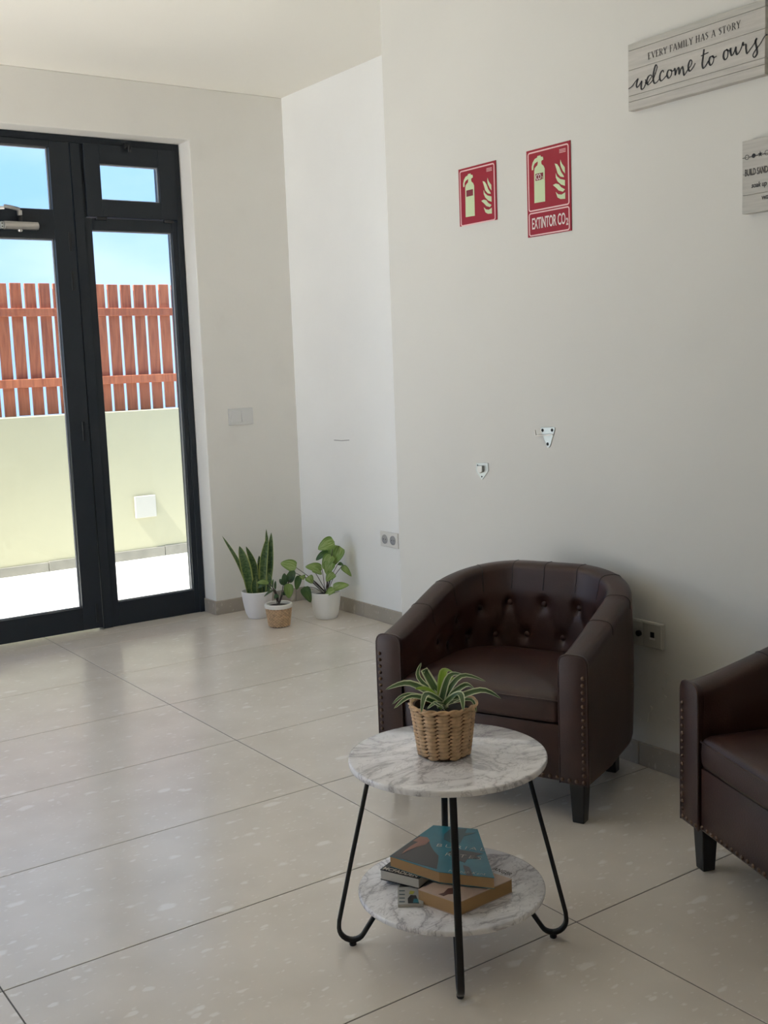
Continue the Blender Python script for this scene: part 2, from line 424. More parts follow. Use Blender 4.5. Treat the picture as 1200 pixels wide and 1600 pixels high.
tile(DX0, TX[2], YB, YB + 0.25); tile(TX[2], TX[3], YB, YB + 0.25); tile(TX[3], TX[4], YB, YB + 0.25); tile(TX[4], XM - 0.002, YB, YB + 0.25)

# ---- walls
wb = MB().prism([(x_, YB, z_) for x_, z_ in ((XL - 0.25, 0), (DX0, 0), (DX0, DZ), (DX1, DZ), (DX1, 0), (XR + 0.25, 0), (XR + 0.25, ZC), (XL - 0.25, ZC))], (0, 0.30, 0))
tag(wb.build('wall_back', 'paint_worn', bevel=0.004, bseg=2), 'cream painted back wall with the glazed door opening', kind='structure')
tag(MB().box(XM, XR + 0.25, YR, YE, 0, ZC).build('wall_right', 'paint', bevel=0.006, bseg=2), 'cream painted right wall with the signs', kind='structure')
tag(MB().box(XR, XR + 0.25, YE, YB, 0, ZC).build('wall_alcove', 'paint_alcove_lit'), 'cream side wall of the alcove behind the plants', kind='structure')
wl = MB().box(XL - 0.25, XL, YR, 3.4, 0, ZC).box(XL - 0.25, XL, 5.5, YB, 0, ZC).box(XL - 0.25, XL, 3.4, 5.5, 2.75, ZC)  # opening added in this unseen wall to let daylight into the room
tag(wl.build('wall_left', 'paint'), 'cream wall out of view with a wide opening added for daylight', kind='structure')
wr = MB().box(XL - 0.25, XR + 0.25, YR - 0.25, YR, 0, ZC)
tag(wr.build('wall_rear', 'paint'), 'cream wall behind the viewer', kind='structure')
tag(MB().box(XL - 0.25, XR + 0.25, YR - 0.25, YB + 0.30, ZC, ZC + 0.22).build('ceiling', 'ceiling_paint'), 'off-white plaster ceiling', kind='structure')

# ---- skirting tiles
def baseboard(name, p0, p1, nrm, cuts, h=0.078, th=0.011):
    root = empty(name, p0); tag(root, kind='structure')
    p0, p1 = Vector(p0), Vector(p1); d = (p1 - p0); L = d.length; d.normalize(); nrm = Vector(nrm)
    cs = [0] + [c for c in cuts if 0 < c < L] + [L]
    for a, b_ in zip(cs, cs[1:]):
        a2, b2 = a + 0.001, b_ - 0.001
        q = [d * a2, d * b2, d * b2 + nrm * th, d * a2 + nrm * th]
        MB().prism(q, (0, 0, h)).build('skirting_tile', 'skirting_stone', root, bevel=0.0015, bseg=1)
baseboard('baseboard_back', (DX1 - 0.011, YB, 0), (XR, YB, 0), (0, -1, 0), [0.52])
baseboard('baseboard_reveal', (DX1, YB, 0), (DX1, YD - 0.001, 0), (-1, 0, 0), [])
baseboard('baseboard_alcove', (XR, YB - 0.012, 0), (XR, YE, 0), (-1, 0, 0), [0.62, 1.22])
baseboard('baseboard_right', (XM, YE + 0.011, 0), (XM, YR, 0), (-1, 0, 0), [YE - 2.44 + 0.6 * k for k in range(-2, 9)])

# ================================================================= GLAZED DOOR
S = 0.97826   # survey scale
door = empty('door_1', (1.5, YD, 0)); tag(door, 'dark anthracite aluminium glazed double door with transom window, plus unseen leaves added for daylight', kind='structure')
def dbox(name, x0, x1, z0, z1, y0=0.0, y1=0.06, m='anthracite', parent=None, bevel=0.0015):
    par = parent or door
    o = MB().box(x0, x1, YD + y0, YD + y1, z0, z1).build(name, m, None, bevel=bevel, bseg=1)
    # keep world place under the parent
    for v in o.data.vertices: v.co -= Vector((1.5, YD, 0))
    o.parent = par
    return o
def ring_frame(name, x0, x1, z0, z1, wl_, wr_, wb_, wt_, y0, y1, parent=None, m='anthracite'):
    mb = MB()
    for a in ((x0, x0 + wl_, z0, z1), (x1 - wr_, x1, z0, z1), (x0 + wl_, x1 - wr_, z0, z0 + wb_), (x0 + wl_, x1 - wr_, z1 - wt_, z1)):
        mb.box(a[0] - 1.5, a[1] - 1.5, y0, y1, a[2], a[3])
    return mb.build(name, m, parent or door, bevel=0.0015, bseg=1)
def pane(x0, x1, z0, z1, parent, y=0.03):
    p = dbox('pane', x0, x1, z0, z1, y, y + 0.012, 'glass', parent, bevel=0)
    g = MB(); w = 0.006
    for a in ((x0, x0 + w, z0, z1), (x1 - w, x1, z0, z1), (x0 + w, x1 - w, z0, z0 + w), (x0 + w, x1 - w, z1 - w, z1)):
        g.box(a[0] - 1.5, a[1] - 1.5, y - 0.008, y - 0.0005, a[2], a[3])
    g.build('gasket', 'gasket', parent)
    return p
FX1, FT = 2.723, 2.565
# fixed frame
dbox('frame_jamb', 2.690, FX1, 0.0, FT, 0.0, 0.07)
dbox('frame_head', DX0 + 0.04, 2.690, FT - 0.035, FT, 0.0, 0.07)
dbox('frame_jamb', DX0 + 0.002, DX0 + 0.04, 0.0, FT, 0.0, 0.07)
# right fixed light with tilting transom
MUL0, MUL1 = 2.118, 2.170
dbox('mullion', MUL0, MUL1, 0.001, FT - 0.036, -0.004, 0.07)
side = ring_frame('side_light', MUL1 + 0.0005, 2.6895, 0.001, 2.160, 0.040, 0.030, 0.130, 0.060, 0.004, 0.064)
pane(MUL1 + 0.040, 2.660, 0.131, 2.100, side)
sash = ring_frame('transom_sash', 2.186, 2.6885, 2.166, 2.5295, 0.083, 0.094, 0.086, 0.094, -0.014, 0.05)
pane(2.269, 2.5945, 2.252, 2.4355, sash, 0.01)
dbox('transom_filler', MUL1 + 0.0005, 2.1855, 2.1605, 2.5295, 0.004, 0.06)
lt = dbox('transom_latch', 2.405, 2.440, 2.515, 2.545, -0.034, -0.0145, 'black_plastic')
mb = MB().tube([(2.422 - 1.5, -0.045, 2.530), (2.422 - 1.5, -0.045, 2.498)], 0.007).tube([(2.410 - 1.5, -0.04, 2.52), (2.44 - 1.5, -0.04, 2.524)], 0.004)
mb.build('latch_lever', 'black_plastic', lt, smooth=True)
for x in (2.235, 2.61):
    dbox('transom_hinge', x, x + 0.055, 2.1495, 2.1655, -0.012, 0.003, 'black_plastic')
# hinged leaves; the two farthest left are added unseen to admit daylight
def leaf_door(x0, x1, hinge_right):
    lf = ring_frame('door_leaf', x0, x1, 0.012, 2.528, 0.105, 0.105, 0.120, 0.030, -0.010, 0.05)
    pr = x1 - 0.133 if hinge_right else x1 - 0.105
    # middle rail at closer height and wider lower glazing beads
    q = MB().box(x0 + 0.105 - 1.5, x1 - 0.105 - 1.5, -0.010, 0.05, 2.046, 2.190); q.build('lock_rail', 'anthracite', lf, bevel=0.0015, bseg=1)
    MB().box(x1 - 0.1055 - 1.5, x1 - 0.0801 - 1.5, -0.0085, 0.045, 0.130, 2.05).build('glazing_bead', 'anthracite', lf)
    pane(x0 + 0.105, x1 - 0.105, 0.131, 2.046, lf)
    pane(x0 + 0.105, x1 - 0.105, 2.190, 2.498, lf)
    return lf
leafA = leaf_door(1.185, 2.112, True)
leafB = leaf_door(0.253, 1.178, False)
leafC_added = leaf_door(-0.682, 0.246, False)
leafD_added = leaf_door(-1.206, -0.689, False)
for z0, z1 in ((1.985, 2.08), (1.788, 1.888), (1.014, 1.114), (0.046, 0.146)):
    dbox('hinge', 2.074, 2.088, z0, z1, -0.0155, -0.0105, 'black_plastic')
# door closer on the middle rail
cl = MB(); yb = YD - 0.0105
def rel(p): return (p[0] - 1.5, p[1] - YD, p[2])
prof = [(-0.002, 2.083), (-0.034, 2.083), (-0.046, 2.094), (-0.046, 2.106), (-0.034, 2.121), (-0.002, 2.121)]
xA, xB = 1.745, 1.915
co = MB(); co.prism([(xA - 1.5, -0.0105 + a, z) for a, z in prof], (xB - xA, 0, 0))
closer = co.build('door_closer', 'steel', door, bevel=0.003, bseg=2)
MB().box(xA - 0.014 - 1.5, xA - 0.001 - 1.5, -0.036, -0.0105, 2.085, 2.119).build('end_bracket', 'zinc', closer, bevel=0.002)
mb = MB()
for z in (2.094, 2.110): mb.tube([(xA - 0.008 - 1.5, -0.0375, z), (xA - 0.008 - 1.5, -0.0361, z)], 0.0035)
mb.build('screw', 'dark_hole', closer)
MB().lathe([(0.001, 2.070), (0.010, 2.072), (0.013, 2.078), (0.013, 2.0825)], 1.825 - 1.5, -0.032, 16).build('spindle_cap', 'steel', closer, smooth=True)
MB().box(1.820 - 1.5, 1.836 - 1.5, -0.042, -0.024, 2.1215, 2.150).build('spindle_block', 'black_plastic', closer, bevel=0.002)
MB().box(1.818 - 1.5, 1.838 - 1.5, -0.044, -0.022, 2.1505, 2.176).build('spindle_head', 'steel', closer, bevel=0.003)
MB().tube([(1.828 - 1.5, -0.033, 2.181), (1.800 - 1.5, -0.055, 2.182), (1.770 - 1.5, -0.08, 2.183), (1.735 - 1.5, -0.10, 2.183)], 0.01, 8, flat=(0.009, 0.005), side=(0.0, 0.0, 1.0)).build('closer_arm', 'steel', closer, smooth=True)
MB().tube([(1.735 - 1.5, -0.10, 2.176), (1.66 - 1.5, -0.05, 2.176), (1.60 - 1.5, -0.022, 2.176)], 0.01, 8, flat=(0.008, 0.004), side=(0.0, 0.0, 1.0)).build('closer_forearm', 'steel', closer, smooth=True)
MB().box(1.585 - 1.5, 1.63 - 1.5, -0.030, -0.0105, 2.166, 2.186).build('arm_shoe', 'zinc', closer, bevel=0.002)

# ================================================================= OUTSIDE
pt = MB().box(-14, 16, YB + 0.31, 30, -0.25, -0.03).box(-14, XL - 0.26, -10, YB + 0.31, -0.25, -0.03).box(XL - 0.26, 12, -10, YR - 0.26, -0.25, -0.03)
tag(pt.build('terrace_ground', 'patio'), 'pale sunlit terrace paving outside the glass door', kind='structure')
gw = MB().box(-1.2, 8.0, YO, YO + 0.20, -0.03, 1.082).build('wall_garden', 'garden_paint', bevel=0.004)
tag(gw, 'cream rendered garden wall across the terrace', kind='structure')
gs = empty('baseboard_garden', (0, YO, 0)); tag(gs, 'grey stone skirting at the foot of the garden wall', kind='structure')
x = 1.2
while x < 5.5:
    MB().box(x + 0.002, x + 0.448, -0.012, -0.0005, -0.03, 0.042 + random.uniform(-0.004, 0.004)).build('skirting_tile', 'patio_skirt', gs, bevel=0.002, bseg=1); x += 0.45
fence = empty('wooden_fence', (3.0, YO + 0.1, 1.082)); tag(fence, 'reddish brown picket fence with two rails on top of the cream garden wall', 'fence')
k0 = -16
slat_me = None
for k in range(k0, 22):
    x0 = 3.051 + 0.024 + 0.1017 * k - 3.0
    if slat_me is None:
        o = MB().box(0, 0.0775, 0.0, 0.020, 0.003, 0.930).build('slat', 'fence_wood', fence, bevel=0.002, bseg=1); slat_me = o.data
    else: o = link('slat', slat_me, fence)
    o.location = (x0 + random.uniform(-0.001, 0.001), random.uniform(0, 0.002), random.uniform(-0.0025, 0.0035))
for z0, z1 in ((0.700, 0.756), (0.203, 0.263)):
    MB().box(-1.65, 2.4, -0.032, -0.0005, z0, z1).build('rail', 'fence_wood', fence, bevel=0.003, bseg=1)
bx0 = hit(209, 776, 1, YO); bx1 = hit(243.4, 806.2, 1, YO)
jb = MB().box(bx0.x, bx1.x, YO - 0.022, YO - 0.0005, bx1.z, bx0.z).build('junction_box', 'box_cream', bevel=0.004)
tag(jb, 'square white cover plate low on the cream garden wall outside', 'cover plate')

# ================================================================= WALL FITTINGS
# light switch on the back wall
sw = empty('light_switch', (2.941, YB, 1.0955)); tag(sw, 'white double light switch on the back wall beside the glass door', 'light switch')
MB().box(-0.0765, 0.0765, -0.009, -0.0003, -0.0455, 0.0455).build('plate', 'switch_plastic', sw, bevel=0.003)
for sx_ in (-1, 1):
    o = MB(); c = sx_ * 0.0325
    o.prism([(c - 0.031, -0.009, -0.031), (c - 0.031, -0.016, -0.031), (c - 0.031, -0.011, 0.031), (c - 0.031, -0.009, 0.031)], (0.062, 0, 0))
    o.build('rocker', 'switch_plastic', sw, bevel=0.001, bseg=1)
# double power socket on the alcove wall
so = empty('power_socket', (XR, 4.665, 0.450)); tag(so, 'white double power socket on the alcove wall above the skirting', 'power socket')
MB().box(-0.010, -0.0003, -0.077, 0.077, -0.040, 0.040).build('plate', 'white_plastic', so, bevel=0.003)
for c in (-0.036, 0.036):
    R = []
    for rr, xx in ((0.0245, -0.0101), (0.0245, -0.0118), (0.0205, -0.0120), (0.0200, -0.0106)):
        R.append([(xx, c + rr * math.cos(a * math.pi / 12), rr * math.sin(a * math.pi / 12)) for a in range(24)])
    o = MB().rings(R, True, False, True).build('socket_insert', 'socket_grey', so)
    q = MB()
    for d in (-0.0095, 0.0095): q.tube([(-0.0113, c + d, 0.0), (-0.0107, c + d, 0.0)], 0.0028)
    q.build('pin_hole', 'dark_hole', o)
# surface box on the right wall behind the armchair
wbx = empty('network_socket', (XM, 2.421, 0.452)); tag(wbx, 'grey double network wall box with small black port behind the armchair', 'wall socket')
MB().box(-0.015, -0.0003, -0.078, 0.078, -0.043, 0.043).build('box', 'old_plastic', wbx, bevel=0.003)
MB().box(-0.018, -0.0152, -0.074, -0.001, -0.039, 0.039).build('cover', 'old_plastic', wbx, bevel=0.001)
MB().box(-0.018, -0.0152, 0.001, 0.074, -0.039, 0.039).build('cover', 'old_plastic', wbx, bevel=0.001)
MB().box(-0.0186, -0.0181, -0.046, -0.030, -0.006, 0.012).build('port', 'dark_hole', wbx)
MB().box(-0.0195, -0.0181, -0.049, -0.027, -0.013, -0.0065).build('port_lip', 'white_plastic', wbx)
MB().tube([(-0.0181, 0.016, 0.0), (-0.026, 0.016, 0.0)], 0.010, 12).build('knob', 'black_plastic', wbx, smooth=True)

# lifted paint flakes and a scuff on the walls
def flake(parent_name, pts, axis, val, m, lift):
    ps = [hit(x_, y_, axis, val) for x_, y_ in pts]
    nv = Vector((-1, 0, 0))
    o = MB().prism([p + nv * 0.0003 for p in ps], nv * lift).build('paint_flake', m, bpy.data.objects[parent_name])
    return o
for pts in (((1040, 1066), (1043, 1052), (1045, 1054), (1043, 1068)), ((1026, 1076), (1034, 1073), (1037, 1077), (1035, 1081), (1028, 1079)), ((1033, 1096), (1039, 1087), (1042, 1089), (1036, 1098)),
            ((1011, 1112), (1017, 1103), (1020, 1106), (1014, 1116), (1012, 1128), (1009, 1124)), ((1044, 1121), (1056, 1127), (1064, 1124), (1064, 1127), (1055, 1130), (1044, 1125)), ((995, 1121), (1002, 1123), (1001, 1127), (994, 1125))):
    flake('wall_right', pts, 0, XM, 'paint', 0.0025)
flake('wall_alcove', ((522, 687), (534, 688), (546, 687), (546, 688.3), (534, 689.2), (522, 688.3)), 0, XR, 'socket_grey', 0.0004)
# metal hook plates
NX = Vector((-1, 0, 0))
def wallpoly(px, off=0.0004): return [Vector((XM - off, *hit(x, y, 0, XM).yz)) for x, y in px]
zo = lambda x, y: (720 + x / 6.667, 640 + y / 6.667)
hk = empty('hook_bracket', (XM, 2.866, 1.075)); tag(hk, 'triangular galvanised wall bracket with three holes and a hook', 'bracket')
def relpoly(ps, root): return [p - root.location for p in ps]
pl = relpoly(wallpoly([zo(838, 190), zo(850, 184), zo(975, 182), zo(988, 192), zo(985, 215), zo(935, 385), zo(922, 398), zo(905, 392), zo(840, 210)]), hk)
MB().prism(pl, (-0.003, 0, 0)).build('plate', 'zinc', hk, bevel=0.0008, bseg=1)
for c in ((860, 215), (958, 213), (912, 358)):
    p = wallpoly([zo(*c)], 0.0036)[0] - hk.location
    MB().tube([p, p + Vector((-0.0006, 0, 0))], 0.006, 10).build('screw_hole', 'dark_hole', hk)
P = [wallpoly([zo(*c)], 0.012)[0] - hk.location for c in ((965, 258), (915, 262), (860, 266), (825, 270))] + [wallpoly([zo(812, 262)], 0.014)[0] - hk.location, wallpoly([zo(808, 210)], 0.016)[0] - hk.location]
P[0].x += 0.0085
MB().tube(P, 0.0026, 8).build('hook', 'steel', hk, smooth=True)
sh = empty('shield_bracket', (XM, 3.226, 0.935)); tag(sh, 'small shield-shaped galvanised wall catch, lower left of the hook bracket', 'bracket')
pl = relpoly(wallpoly([zo(165, 555), zo(290, 556), zo(292, 640), zo(232, 728), zo(222, 728), zo(166, 640)]), sh)
MB().prism(pl, (-0.003, 0, 0)).build('plate', 'zinc', sh, bevel=0.0008, bseg=1)
pl = relpoly(wallpoly([zo(200, 580), zo(250, 582), zo(250, 645), zo(226, 662), zo(200, 640)], 0.0036), sh)
MB().prism(pl, (-0.012, 0, 0)).build('catch', 'steel', sh, bevel=0.002)
for c in ((183, 580), (227, 698)):
    p = wallpoly([zo(*c)], 0.0036)[0] - sh.location
    MB().tube([p, p + Vector((-0.0006, 0, 0))], 0.0035, 8).build('screw_hole', 'dark_hole', sh)

# ---- fire extinguisher signs. Pictogram outline in sign units: u right 0..1 and v down, 1 = 0.213 m
zs = lambda x, y: (700 + x / 5.4545, 200 + y / 5.4545)
Y0s, Z0s, SW = 2.946, 2.060, 0.213
def uv_of(pts):
    r_ = []
    for x, y in pts:
        h = hit(*zs(x, y), 0, XM); r_.append(((Y0s - h.y) / SW, (Z0s - h.z) / SW))
    return r_
BODY = uv_of([(743, 641), (741, 370), (745, 345), (756, 330), (768, 318), (772, 290), (800, 283), (803, 308), (820, 322), (830, 345), (834, 626)])
HEAD = uv_of([(766, 258), (768, 240), (795, 233), (797, 245), (815, 245), (818, 270), (805, 277), (801, 286), (771, 293)])
HOSE = uv_of([(767, 252), (745, 265), (728, 295), (720, 330), (721, 362), (733, 358), (735, 325), (746, 303), (768, 287)])
LABEL = uv_of([(752, 393), (818, 378), (818, 437), (753, 452)])
FLAMES = [uv_of(f) for f in (
    [(964, 270), (976, 303), (1001, 335), (1003, 388), (985, 365), (968, 330), (962, 300)],
    [(915, 303), (936, 308), (955, 335), (970, 375), (993, 408), (994, 420), (965, 415), (941, 388), (930, 350)],
    [(924, 385), (935, 412), (962, 435), (1003, 444), (1003, 493), (970, 482), (940, 455), (925, 422)],
    [(900, 487), (925, 474), (950, 480), (970, 505), (1003, 523), (985, 543), (950, 533), (930, 512)],
    [(924, 545), (945, 565), (975, 568), (1005, 548), (1005, 603), (965, 606), (940, 592)])]
def rrect(u0, u1, v0, v1, r, k=4):
    out = []
    for cx, cy, a0 in ((u1 - r, v0 + r, -90), (u1 - r, v1 - r, 0), (u0 + r, v1 - r, 90), (u0 + r, v0 + r, 180)):
        for i in range(k + 1):
            a = math.radians(a0 + 90 * i / k); out.append((cx + r * math.cos(a), cy + r * math.sin(a)))
    return out
def fire_sign(y_left, z_top, hgt, w, label, text):
    root = empty('fire_sign', (XM, y_left, z_top)); tag(root, label, 'sign')
    th = 0.003
    MB().box(-th, -0.0003, -w, 0, -hgt, 0).build('plate', 'red_sign', root, bevel=0.0006, bseg=1)
    k = w
    P = lambda q, off=0.0002: [Vector((-th - off, -u * k, -v * k)) for u, v in q]
    def poly(name, q, m, off=0.0002, t=0.0003, par=root): return MB().prism(P(q, off), (-t, 0, 0)).build(name, m, par)
    mb = MB(); ribbon(mb, P(rrect(0.045, 0.955, 0.045, 0.975 if not text else 0.955, 0.035)), (-1, 0, 0), 0.0046, 0.0003, True); mb.build('border', 'sign_border', root)
    poly('extinguisher_symbol', BODY, 'sign_glow'); poly('valve_symbol', HEAD, 'sign_glow', 0.00025); poly('hose_symbol', HOSE, 'sign_glow', 0.0003)
    poly('label_symbol', LABEL, 'sign_dark_red', 0.0006, 0.0004)
    for f in FLAMES: poly('flame_symbol', f, 'sign_glow')
    mb = MB()
    for i in range(3): ribbon(mb, P([(0.76, 0.105 + 0.022 * i), (0.90, 0.105 + 0.022 * i)]), (-1, 0, 0), 0.0018)
    mb.build('fine_print', 'sign_border', root)
    if text:
        cu_ = sum(u for u, v in LABEL) / 4; cv_ = sum(v for u, v in LABEL) / 4
        o = text_mesh('lettering', 'CO', 0.026, 'sign_pale', (-th - 0.0013, -cu_ * k + 0.004, -cv_ * k - 0.0090), (0, -1, 0), (0, 0, 1), 0.66, 0.0003, parent=root)
        text_mesh('lettering', '2', 0.015, 'sign_glow', (-th - 0.0013, -cu_ * k - 0.0145, -cv_ * k - 0.0115), (0, -1, 0), (0, 0, 1), 0.66, 0.0002, parent=root)
        mb = MB(); ribbon(mb, P(rrect(0.045, 0.955, 0.995, 1.345, 0.035)), (-1, 0, 0), 0.0042, 0.0003, True); mb.build('border', 'sign_border', root)
        text_mesh('lettering', 'EXTINTOR CO', 0.053, 'sign_pale', (-th - 0.0005, -0.022, -1.245 * k), (0, -1, 0), (0, 0, 1), 0.475, 0.0006, 'LEFT', parent=root, spacing=0.97)
        text_mesh('lettering', '2', 0.032, 'sign_pale', (-th - 0.0005, -0.189, -1.265 * k), (0, -1, 0), (0, 0, 1), 0.60, 0.0008, 'LEFT', parent=root)
    return root
fire_sign(3.317, 2.058, 0.207, 0.211, 'small square red fire extinguisher sign on the right wall', False)
fire_sign(2.946, 2.060, 0.291, 0.213, 'tall red fire extinguisher sign reading EXTINTOR CO2', True)

# ---- whitewashed plank sign "welcome to ours"
TH = 0.026; XF = XM - TH
def plank_sign(name, label, y_left, width, z0, z1, cuts):
    root = empty(name, (XM, y_left, z0)); tag(root, label, 'sign')
    cs = [z0] + cuts + [z1]
    MB().box(-TH + 0.004, -0.0003, -width + 0.001, -0.001, 0.001, z1 - z0 - 0.001).build('backing', 'whitewash', root)
    for a, c in zip(cs, cs[1:]):
        w = width; h = c - a - 0.0012
        o = MB().box(-TH, -0.004, -w, 0, 0, h).build('plank', 'whitewash', root, bevel=0.0008, bseg=1)
        o.location = (random.uniform(-0.0004, 0.0004), 0, a - z0 + 0.0006)
    return root
yl = hit(981, 70, 0, XF).y; zt = hit(981, 70, 0, XF).z; zb = hit(983, 174, 0, XF).z; yr = hit(1195.5, 60, 0, XF).y
z1s = lambda x, y: (980 + x / 5.4545, y / 5.4545)
cutz = [hit(*z1s(8, 875), 0, XF).z, hit(*z1s(130, 790), 0, XF).z, hit(*z1s(8, 605), 0, XF).z, hit(*z1s(60, 422), 0, XF).z]
ws = plank_sign('plank_sign', 'whitewashed plank sign reading EVERY FAMILY HAS A STORY welcome to ours', yl, yl - yr, zb, zt, sorted(cutz))
def face(pts, off=0.0006): return [Vector((XF - off, *hit(*z1s(x, y), 0, XF).yz)) - ws.location for x, y in pts]
STROKES = [
 [(12, 758), (40, 738), (72, 695), (92, 672), (84, 700), (80, 728), (88, 745), (106, 722), (124, 692), (119, 725), (121, 757), (136, 758), (152, 730), (160, 695), (154, 676)],
 [(156, 700), (172, 712), (198, 672), (211, 652), (200, 640), (180, 655), (168, 692), (180, 722), (203, 702), (224, 676)],
 [(224, 676), (244, 615), (256, 572), (246, 553), (232, 590), (222, 655), (230, 706), (250, 704), (272, 676)],
 [(312, 618), (306, 600), (287, 620), (278, 662), (290, 690), (314, 670), (337, 642)],
 [(372, 598), (352, 600), (340, 638), (354, 666), (374, 645), (381, 612), (370, 596), (384, 606), (402, 598)],
 [(402, 582), (410, 605), (412, 640), (424, 602), (436, 576), (443, 598), (445, 632), (458, 592), (471, 568), (478, 598), (486, 642), (504, 616), (520, 588)],
 [(520, 588), (543, 560), (553, 526), (541, 512), (526, 540), (522, 584), (536, 606), (560, 578), (582, 538)],
 [(656, 420), (649, 478), (640, 546), (650, 582), (670, 560), (692, 518)], [(630, 478), (662, 462), (694, 447)],
 [(727, 478), (706, 490), (698, 530), (712, 556), (732, 532), (739, 492), (727, 476), (742, 490), (763, 478)],
 [(852, 424), (829, 440), (821, 484), (835, 509), (855, 486), (859, 440), (846, 422), (868, 434), (882, 420)],
 [(882, 408), (882, 446), (892, 473), (910, 450), (926, 400), (927, 438), (939, 465), (960, 438), (977, 398)],
 [(977, 398), (986, 362), (992, 386), (1011, 380), (1014, 418), (1023, 456), (1042, 430)],
 [(1042, 430), (1082, 375), (1106, 328), (1094, 352), (1104, 408), (1107, 458), (1086, 489), (1072, 470), (1096, 424), (1132, 378), (1166, 320), (1186, 297), (1196, 300)]]
for st in STROKES:
    mb = MB(); p2 = catmull([(x, y, 0) for x, y in st], 6); pts = face([(p.x, p.y) for p in p2])
    ws_w = []
    for i in range(len(pts)):
        d = pts[min(i + 1, len(pts) - 1)] - pts[max(i - 1, 0)]
        ws_w.append(0.0030 + 0.0030 * max(0.0, -d.z / max(1e-6, d.length)))
    ribbon(mb, pts, (-1, 0, 0), ws_w, 0.0003); mb.build('script_stroke', 'ink', ws)
# serif capitals drawn as strokes: thick verticals, thin arms, serifs
GL = {'E': (.55, [((.12, 0), (.12, 1), 1), ((.0, 0), (.52, 0), 0), ((.0, 1), (.50, 1), 0), ((.12, .52), (.40, .52), 0), ((.52, 0), (.54, .2), 0), ((.50, 1), (.51, .82), 0)]),
 'V': (.72, [((.08, 1), (.38, 0), 1), ((.38, 0), (.66, 1), 0), ((0, 1), (.2, 1), 0), ((.55, 1), (.75, 1), 0)]),
 'R': (.66, [((.12, 0), (.12, 1), 1), ((0, 0), (.24, 0), 0), ((0, 1), (.34, 1), 0), ((.34, 1), (.52, .88), 0), ((.52, .88), (.52, .62), 1), ((.52, .62), (.34, .5), 0), ((.34, .5), (.12, .5), 0), ((.32, .5), (.62, 0), 1)]),
 'Y': (.66, [((.06, 1), (.34, .45), 1), ((.64, 1), (.34, .45), 0), ((.34, .45), (.34, 0), 1), ((.22, 0), (.46, 0), 0), ((0, 1), (.18, 1), 0), ((.54, 1), (.72, 1), 0)]),
 'F': (.52, [((.12, 0), (.12, 1), 1), ((0, 0), (.24, 0), 0), ((0, 1), (.5, 1), 0), ((.12, .52), (.40, .52), 0), ((.5, 1), (.51, .82), 0)]),
 'A': (.72, [((.36, 1), (.66, 0), 1), ((.34, 1), (.06, 0), 0), ((.16, .34), (.55, .34), 0), ((-.02, 0), (.16, 0), 0), ((.54, 0), (.76, 0), 0)]),
 'M': (.88, [((.12, 0), (.12, 1), 0), ((.12, 1), (.43, .05), 1), ((.43, .05), (.74, 1), 0), ((.76, 0), (.76, 1), 1), ((.02, 0), (.22, 0), 0), ((.64, 0), (.88, 0), 0), ((.02, 1), (.12, 1), 0), ((.76, 1), (.86, 1), 0)]),
 'I': (.30, [((.14, 0), (.14, 1), 1), ((.02, 0), (.26, 0), 0), ((.02, 1), (.26, 1), 0)]),
 'L': (.54, [((.12, 0), (.12, 1), 1), ((0, 0), (.5, 0), 0), ((0, 1), (.24, 1), 0), ((.5, 0), (.52, .2), 0)]),
 'H': (.74, [((.12, 0), (.12, 1), 1), ((.60, 0), (.60, 1), 1), ((.12, .52), (.60, .52), 0), ((0, 0), (.24, 0), 0), ((0, 1), (.24, 1), 0), ((.48, 0), (.72, 0), 0), ((.48, 1), (.72, 1), 0)]),
 'S': (.52, [((.44, .85), (.30, 1), 0), ((.30, 1), (.12, .92), 0), ((.12, .92), (.08, .74), 1), ((.08, .74), (.40, .42), 1), ((.40, .42), (.44, .22), 1), ((.44, .22), (.26, 0), 0), ((.26, 0), (.06, .14), 0)]),
 'T': (.62, [((.30, 0), (.30, 1), 1), ((0, 1), (.60, 1), 0), ((.18, 0), (.42, 0), 0), ((0, 1), (0, .82), 0), ((.6, 1), (.6, .82), 0)]),
 'O': (.72, [((.12, .3), (.12, .7), 1), ((.12, .7), (.34, 1), 0), ((.34, 1), (.58, .7), 0), ((.58, .7), (.58, .3), 1), ((.58, .3), (.34, 0), 0), ((.34, 0), (.12, .3), 0)])}
A0 = face([(178, 508)])[0]; A1 = face([(972, 232)])[0]; TT = face([(180, 452)])[0]
txt = 'EVERY FAMILY HAS A STORY'; adv = 0.0
tot = sum(GL[c][0] + .14 if c != ' ' else .42 for c in txt); caph = abs(TT.z - A0.z); sxl = (A1 - A0).length / tot
dirv = (A1 - A0).normalized()
for c in txt:
    if c == ' ': adv += .42; continue
    mb = MB()
    for (xa, ya), (xb, yb2), thick in GL[c][1]:
        p = A0 + dirv * ((adv + xa) * sxl) + Vector((0, 0, ya * caph)); q = A0 + dirv * ((adv + xb) * sxl) + Vector((0, 0, yb2 * caph))
        ribbon(mb, [p, q], (-1, 0, 0), 0.0026 if thick else 0.0010, 0.0003)
    mb.build('letter', 'ink_soft', ws); adv += GL[c][0] + .14

